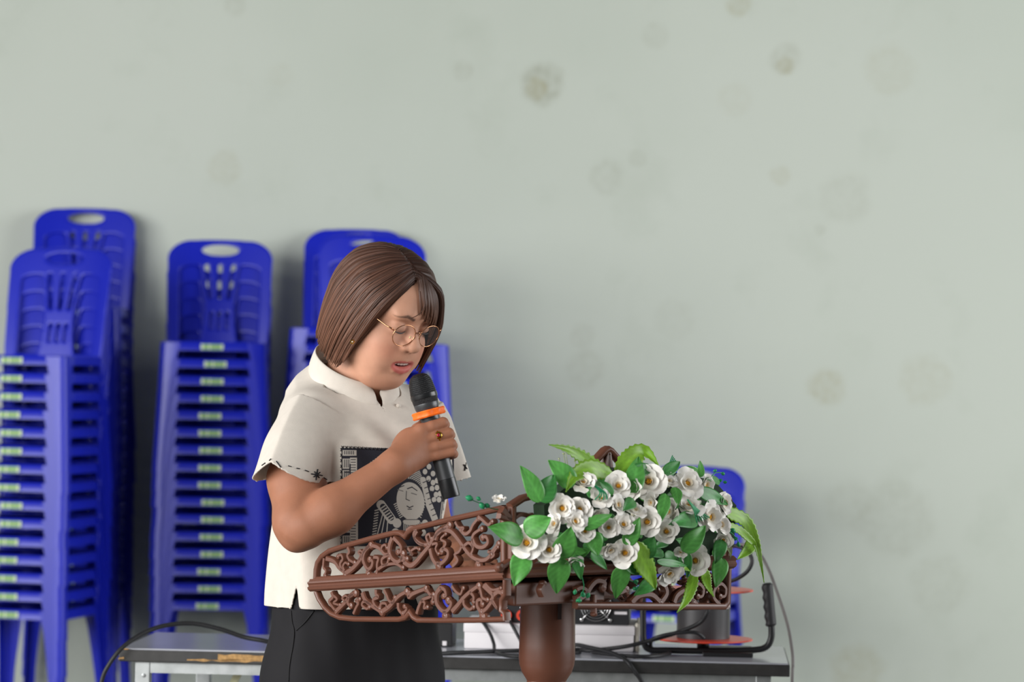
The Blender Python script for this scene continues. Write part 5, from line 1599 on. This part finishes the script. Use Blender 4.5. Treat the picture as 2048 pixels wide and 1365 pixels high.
# ---- hair: a bob laid in locks from the parting
random.seed(21)
HC = Vector((-0.014, 0.0, 0.030))
def hair_pt(phi, th, lift):
    """point on the bob: phi azimuth (0 front, negative her right), th polar angle in degrees from the crown (may pass 90)"""
    rx, ry, rz = 0.112 + lift, 0.094 + lift, 0.104 + lift
    t = math.radians(min(th, 90)); 
    x = rx * math.sin(t) * math.cos(phi); y = ry * math.sin(t) * math.sin(phi); z = rz * math.cos(t)
    if th > 90:
        dn = (th - 90) / 90 * 0.17
        flare = 1.0 + 0.5 * dn - 8.5 * dn * dn
        x *= flare; y *= flare; z -= dn
    return HC + Vector((x, y, z))
def on_hair(p, lift):
    d = p - HC; k = math.sqrt((d.x / (0.112 + lift)) ** 2 + (d.y / (0.094 + lift)) ** 2 + (d.z / (0.104 + lift)) ** 2)
    return HC + d / k
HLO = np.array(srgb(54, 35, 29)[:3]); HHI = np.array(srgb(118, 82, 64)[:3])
hv_, hf_, hc_ = [], [], []
def lock(path, w, t, shade, tip=0.35, cols=None):
    """tapered, flattened strand bundle along a head-space path"""
    sp = catmull(path, 4); L = len(sp); n = 6; k0 = len(hv_)
    for i, p in enumerate(sp):
        tan = (sp[min(i + 1, L - 1)] - sp[max(i - 1, 0)]).normalized()
        out = (p - HC); out.z *= 0.4; out = (out - tan * out.dot(tan)).normalized()
        sd = tan.cross(out)
        v = i / (L - 1)
        ww = w * (0.55 + 0.45 * math.sin(math.pi * min(1, v * 1.2))) * (1 if v < 0.72 else 1 - (1 - tip) * (v - 0.72) / 0.28)
        for k in range(n):
            a = math.tau * k / n
            q = p + sd * (ww * math.cos(a)) + out * (t * math.sin(a) * (1 if v < 0.8 else 1 - 0.6 * (v - .8) / .2))
            hv_.append(HM @ q)
            g = 0.10 + 0.75 * v ** 1.3
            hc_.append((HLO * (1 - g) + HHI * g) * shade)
    for i in range(L - 1):
        for k in range(n): hf_.append([k0 + i * n + k, k0 + i * n + (k + 1) % n, k0 + (i + 1) * n + (k + 1) % n, k0 + (i + 1) * n + k])
    hf_.append([k0 + k for k in range(n)]); hf_.append([k0 + (L - 1) * n + k for k in range(n)][::-1])
D2 = math.radians
PART = lambda s: Vector((0.056 - 0.104 * s, -0.014, 0.0))          # along the parting, front to crown
def root(s, lift):
    p = PART(s); xx = p.x - HC.x; yy = p.y - HC.y
    rz = 0.104 + lift
    zz_ = HC.z + rz * math.sqrt(max(0.05, 1 - (xx / (0.112 + lift)) ** 2 - (yy / (0.094 + lift)) ** 2))
    return Vector((p.x, p.y, zz_))
def sweep(s, phi1, th1, lift, bend=0.0, n=6, phi0=None):
    """from the parting at s down to azimuth phi1 and polar th1"""
    r = root(s, lift); d = r - HC
    ph0 = math.atan2(d.y / 0.094, d.x / 0.112) if phi0 is None else phi0
    th0 = math.degrees(math.acos(max(-1, min(1, d.z / (0.104 + lift)))))
    # unwrap
    while ph0 - phi1 > math.pi: ph0 -= math.tau
    while ph0 - phi1 < -math.pi: ph0 += math.tau
    out = []
    for i in range(n):
        v = i / (n - 1)
        e = v ** (0.8)
        ph = ph0 + (phi1 - ph0) * min(1.0, e * (1.25 + bend)) if True else 0
        th = th0 + (th1 - th0) * v
        out.append(hair_pt(ph, th, lift))
    out[0] = r
    return out
def hem(phi_deg):
    """polar angle where the hair ends for an azimuth (deg, negative = her right)"""
    a = abs(phi_deg)
    return float(np.interp(a, [0, 60, 78, 90, 105, 130, 180], [112, 128, 158, 163, 160, 152, 146]))
# her right side and the back: locks laid evenly from the parting, three layers
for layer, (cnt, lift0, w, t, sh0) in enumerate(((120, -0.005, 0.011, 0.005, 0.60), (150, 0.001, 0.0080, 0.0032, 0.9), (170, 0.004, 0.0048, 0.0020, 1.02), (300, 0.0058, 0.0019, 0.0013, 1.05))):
    for i in range(cnt):
        f = min(1, max(0, (i + random.uniform(-.5, .5)) / cnt))
        s = f + random.uniform(-.03, .03)
        pm = -48 - 140 * f ** 1.05 + random.uniform(-3, 3)
        pe = -66 - 120 * f ** 0.9 + random.uniform(-3, 3)
        th1 = float(np.interp(-pe, [63, 68, 76, 92, 120, 180], [122, 150, 161, 160, 152, 146])) + random.uniform(-5, 3) - max(0, 2 - layer) * 1.5
        lift = lift0 + random.uniform(-.0015, .002)
        r = root(min(1, max(0, s)), lift); d = r - HC
        th0 = math.degrees(math.acos(max(-1, min(1, d.z / (0.104 + lift)))))
        q = hair_pt(D2(pm), th0 + (th1 - th0) * 0.34 if th0 > 20 else 20 + (th1 - 20) * 0.30, lift)
        ctrl = [r, on_hair(r.lerp(q, .35), lift), on_hair(r.lerp(q, .7), lift), q]
        for v in (0.52, 0.68, 0.84, 1.0):
            th = th0 + (th1 - th0) * v
            ph = D2(pm) + (D2(pe) - D2(pm)) * ((v - 0.34) / 0.66) ** 0.8
            ctrl.append(hair_pt(ph, th, lift))
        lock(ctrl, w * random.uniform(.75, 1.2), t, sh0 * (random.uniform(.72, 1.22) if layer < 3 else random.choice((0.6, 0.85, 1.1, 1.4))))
# her left side round to the back
for layer, (cnt, lift0, w, t, sh0) in enumerate(((60, -0.005, 0.012, 0.005, 0.6), (80, 0.003, 0.0080, 0.0034, 0.85))):
    for i in range(cnt):
        f = (i + random.uniform(-.5, .5)) / cnt; f = min(1, max(0, f))
        lift = lift0 + random.uniform(-.0015, .002)
        r = root(0.1 + 0.9 * f, lift); ph1 = D2(70 + 105 * f); a0 = D2(40 + 135 * f)
        th1 = float(np.interp(70 + 105 * f, [70, 90, 120, 180], [158, 160, 152, 146])) + random.uniform(-5, 3)
        q = hair_pt(a0, 45, lift)
        ctrl = [r, on_hair(r.lerp(q, .5), lift)] + [hair_pt(a0 + (ph1 - a0) * v, 45 + (th1 - 45) * v, lift) for v in (0.0, 0.25, 0.5, 0.75, 1.0)]
        lock(ctrl, w * random.uniform(.8, 1.2), t, sh0 * random.uniform(.78, 1.15))
# far-side fringe: falls from the parting over the far brow
for i in range(110):
    f = i / 109
    phi = -4 + 82 * f + random.uniform(-3, 3)
    s = 0.0 + 0.35 * f + random.uniform(-.02, .04)
    th1 = float(np.interp(f, [0, 0.3, 0.55, 0.75, 1.0], [74, 90, 112, 142, 160])) + random.uniform(-5, 4)
    lift = 0.003 + random.uniform(-.002, .004)
    r = root(max(0, s), lift); ctrl = [r]
    for v in (0.3, 0.55, 0.8, 1.0):
        th = 26 + (th1 - 26) * v
        a0 = D2(-4 + 56 * f); ph = a0 + (D2(phi) - a0) * v
        ctrl.append(hair_pt(ph, th, lift))
    lock(ctrl, 0.0062 * random.uniform(.7, 1.2), 0.0028, random.uniform(.62, .95))
# far side, falling free beside the cheek
for i in range(34):
    j1, j2, j3 = random.uniform(-.007, .007), random.uniform(-.006, .006), random.uniform(0, 1)
    ze = -0.03 - 0.055 * j3 ** 0.7
    lock([Vector((0.045 + j1, -0.004, 0.122)), Vector((0.074 + j1, 0.045, 0.094 + j2)), Vector((0.081 + j1, 0.066 + j2, 0.042)), Vector((0.080 + j1, 0.073 + j2, 0.0)), Vector((0.070 + j1 * 1.5, 0.072 + j2, ze))], 0.0058 * random.uniform(.6, 1.2), 0.0026, random.uniform(.55, .95))
# stray strand across the forehead
lock([hd_ for hd_ in (Vector((0.062, -0.004, 0.126)), Vector((0.094, -0.006, 0.096)), Vector((0.103, -0.010, 0.066)), Vector((0.100, -0.026, 0.048)), Vector((0.090, -0.040, 0.044)))], 0.0011, 0.0009, 0.7, 0.3)
hair_me = mesh_from('hair', hv_, hf_)
set_col(hair_me, np.array(hc_))
M_HAIR = mat('brown_hair', srgb(84, 58, 48), rough=0.46, spec=0.28, vcol=True)
M_HAIR.node_tree.nodes['Principled BSDF'].inputs['Anisotropic'].default_value = 0.5
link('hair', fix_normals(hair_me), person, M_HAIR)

# ================================================================ things she wears and holds
M_GOLD = mat('rose_gold', srgb(206, 150, 112), rough=0.2, metal=0.9)
M_GOLDY = mat('yellow_gold', srgb(224, 176, 70), rough=0.2, metal=1.0)
M_GEM = mat('red_gem', srgb(150, 20, 40), rough=0.1)
M_LENS = mat('clear_lens', (1, 1, 1, 1), rough=0.0, spec=0.5, alpha=0.035)
eg = empty('eyeglasses', hd(0.1, 0, 0.01)); tag(eg, 'thin gold round-rimmed glasses on her nose', 'glasses')
GX0 = 0.103
for s in (1, -1):
    cy_, cz_ = 0.0335 * s, 0.010
    def rim(t, k=1.0): 
        c, q = math.cos(t), math.sin(t)
        return hd(GX0 - 0.10 * (abs(cy_ + 0.0265 * c * k) - 0.02) ** 1 * 0.9 - 0.004 * (q < 0) * -q * 0, cy_ + 0.0265 * c * k * (1 + 0.03 * q), cz_ + 0.0225 * q * k)
    MB().tube([rim(i * math.tau / 40) for i in range(40)], 0.0010, 6, closed=True).build('rim', M_GOLD, eg)
    ln = MB(); ln.add([rim(i * math.tau / 40, 0.98) for i in range(40)], [list(range(40))]); ln.build('lens', M_LENS, eg)
    h0 = hd(GX0 - 0.0062, 0.0595 * s, 0.0185); h1 = hd(0.094, 0.0665 * s, 0.0215); h2 = hd(0.085, 0.0705 * s, 0.022); h3 = hd(0.03, 0.0770 * s, 0.024); h4 = hd(-0.012, 0.0790 * s, 0.020)
    MB().tube([h0, h1, h2, h3, h4], [0.0014, 0.0017, 0.0013, 0.0011, 0.0013], 6).build('temple_arm', M_GOLD, eg)
    MB().lathe([(0.0003, -0.002), (0.0028, -0.001), (0.0028, 0.001), (0.0003, 0.002)], 10, frame(hd(0.097, 0.010 * s, 0.004), hf), cap=False).build('nose_pad', mat('pad%d' % s, srgb(220, 200, 150), rough=0.3), eg)
MB().tube(catmull([hd(GX0 - 0.001, 0.0085, 0.016), hd(GX0 + 0.003, 0.003, 0.0185), hd(GX0 + 0.003, -0.003, 0.0185), hd(GX0 - 0.001, -0.0085, 0.016)], 5), 0.0011, 6).build('bridge', M_GOLD, eg)
er = empty('earring', hd(-0.004, -0.083, -0.040)); tag(er, 'small gold flower stud in her near ear', 'earring')
EP = P(705, 684, 5.93); 
em = MB()
for k in range(5):
    a = k * math.tau / 5
    em.lathe([(0.0003, -0.001), (0.0022, 0), (0.0003, 0.002)], 8, frame(EP + Vector((0.0028 * math.cos(a), -0.002, 0.0028 * math.sin(a))), (0, -1, 0)), cap=False)
em.build('petals', M_GOLDY, er); MB().lathe([(0.0003, -.001), (0.002, 0), (0.0003, .0025)], 8, frame(EP + Vector((0, -0.004, 0)), (0, -1, 0)), cap=False).build('stone', mat('pale_stone', srgb(230, 220, 200), rough=0.1), er)

# microphone
mc = empty('microphone', MIC_B); tag(mc, 'black handheld wireless microphone with an orange ring held to her mouth', 'microphone')
M_MIC = mat('mic_black', srgb(30, 31, 33), rough=0.3, spec=0.5); M_GRILL = mat('mic_grille', srgb(24, 24, 26), rough=0.5, metal=0.4, bump=0.8, bscale=900)
M_MICG = mat('mic_grey', srgb(66, 68, 70), rough=0.35, metal=0.3); M_ORG = mat('orange_rubber', srgb(255, 116, 34), rough=0.5, spec=0.35)
ML = (MIC_B - MIC_A).length
MM = frame(MIC_A, mic_d, Vector((1, 0, 0)))       # z runs from the top of the grille to the tail
MB().lathe([(0.0005, -0.004), (0.010, -0.003), (0.0165, 0.001), (0.0205, 0.007), (0.0232, 0.016), (0.0248, 0.030), (0.0252, 0.036)], 40, MM, cap=False).build('grille', M_GRILL, mc)
gr = MB()
for i in range(9):
    zz_ = 0.004 + i * 0.0036; rr = float(np.interp(zz_, [0, 0.007, 0.016, 0.030, 0.036], [0.0155, 0.0207, 0.0234, 0.0250, 0.0254]))
    MB().tube([MM @ Vector((rr * math.cos(t * math.tau / 36), rr * math.sin(t * math.tau / 36), zz_)) for t in range(36)], 0.0007, 5, closed=True).build('grille_rib', M_MIC, mc)
MB().lathe([(0.0252, 0.036), (0.0262, 0.037), (0.0262, 0.044), (0.0252, 0.046)], 40, MM, cap=False).build('band', M_MIC, mc, True, auto=30)
MB().lathe([(0.0250, 0.046), (0.0246, 0.051), (0.0240, 0.055)], 40, MM, cap=False).build('lower_grille', M_GRILL, mc)
MB().lathe([(0.0240, 0.055), (0.0242, 0.056), (0.0232, 0.064), (0.0205, 0.070), (0.0190, 0.080), (0.0178, 0.10), (0.0170, 0.14), (0.0172, 0.205)], 40, MM, cap=False).build('handle', M_MICG, mc)
MB().lathe([(0.0172, 0.205), (0.0176, 0.2055), (0.0178, ML - 0.003), (0.0168, ML), (0.0005, ML)], 40, MM, cap=False).build('tail_cap', M_MIC, mc, True, auto=30)
# six-sided rubber anti-roll ring
om = MB(); NO = 48; prof = []
def oring(a, r_add, z): 
    rr = 0.0250 + r_add + 0.0018 * (math.cos(a * 8)) 
    return MM @ Vector((rr * math.cos(a), rr * math.sin(a), z))
vs = []; 
secs = [(-0.0060, 0.0685), (0.0040, 0.0680), (0.0062, 0.0705), (0.0046, 0.0750), (0.0062, 0.0795), (0.0040, 0.0820), (-0.0010, 0.0815), (-0.0060, 0.0740)]
for i in range(NO):
    a = i * math.tau / NO
    for (ra, zq) in secs: vs.append(oring(a, ra, zq))
fs = []; k = len(secs)
for i in range(NO):
    for j in range(k): fs.append([i * k + j, i * k + (j + 1) % k, ((i + 1) % NO) * k + (j + 1) % k, ((i + 1) % NO) * k + j])
om.add(vs, fs); om.build('rubber_ring', M_ORG, mc, True, auto=50)
# finger ring
m1, p1 = KN[0]
rc = m1.lerp(p1, 0.78) ; rc = P(875, 861, rc.y + 0.001); rd = (p1 - m1).normalized()
rg = empty('finger_ring', rc); tag(rg, 'gold ring with a red stone on her finger', 'ring')
m2, p2 = KN[1]; rc2 = m2.lerp(p2, 0.60); rd2 = (p2 - m2).normalized(); FRM = frame(rc2, rd2)
MB().tube([FRM @ Vector((0.0122 * math.cos(t * math.tau / 28), 0.0122 * math.sin(t * math.tau / 28), 0)) for t in range(28)], 0.0021, 8, closed=True).build('band', M_GOLDY, rg)
top = rc2 + Vector((0.002, -0.0125, 0.002))
MB().lathe([(0.0075, -0.002), (0.0075, 0.0005), (0.0058, 0.0022), (0.004, 0.0025)], 16, frame(top, (0.05, -1, 0.15))).build('setting', M_GOLDY, rg)
MB().lathe([(0.0040, 0.0018), (0.0030, 0.0042), (0.0004, 0.005)], 14, frame(top, (0.05, -1, 0.15)), cap=False).build('stone', M_GEM, rg)
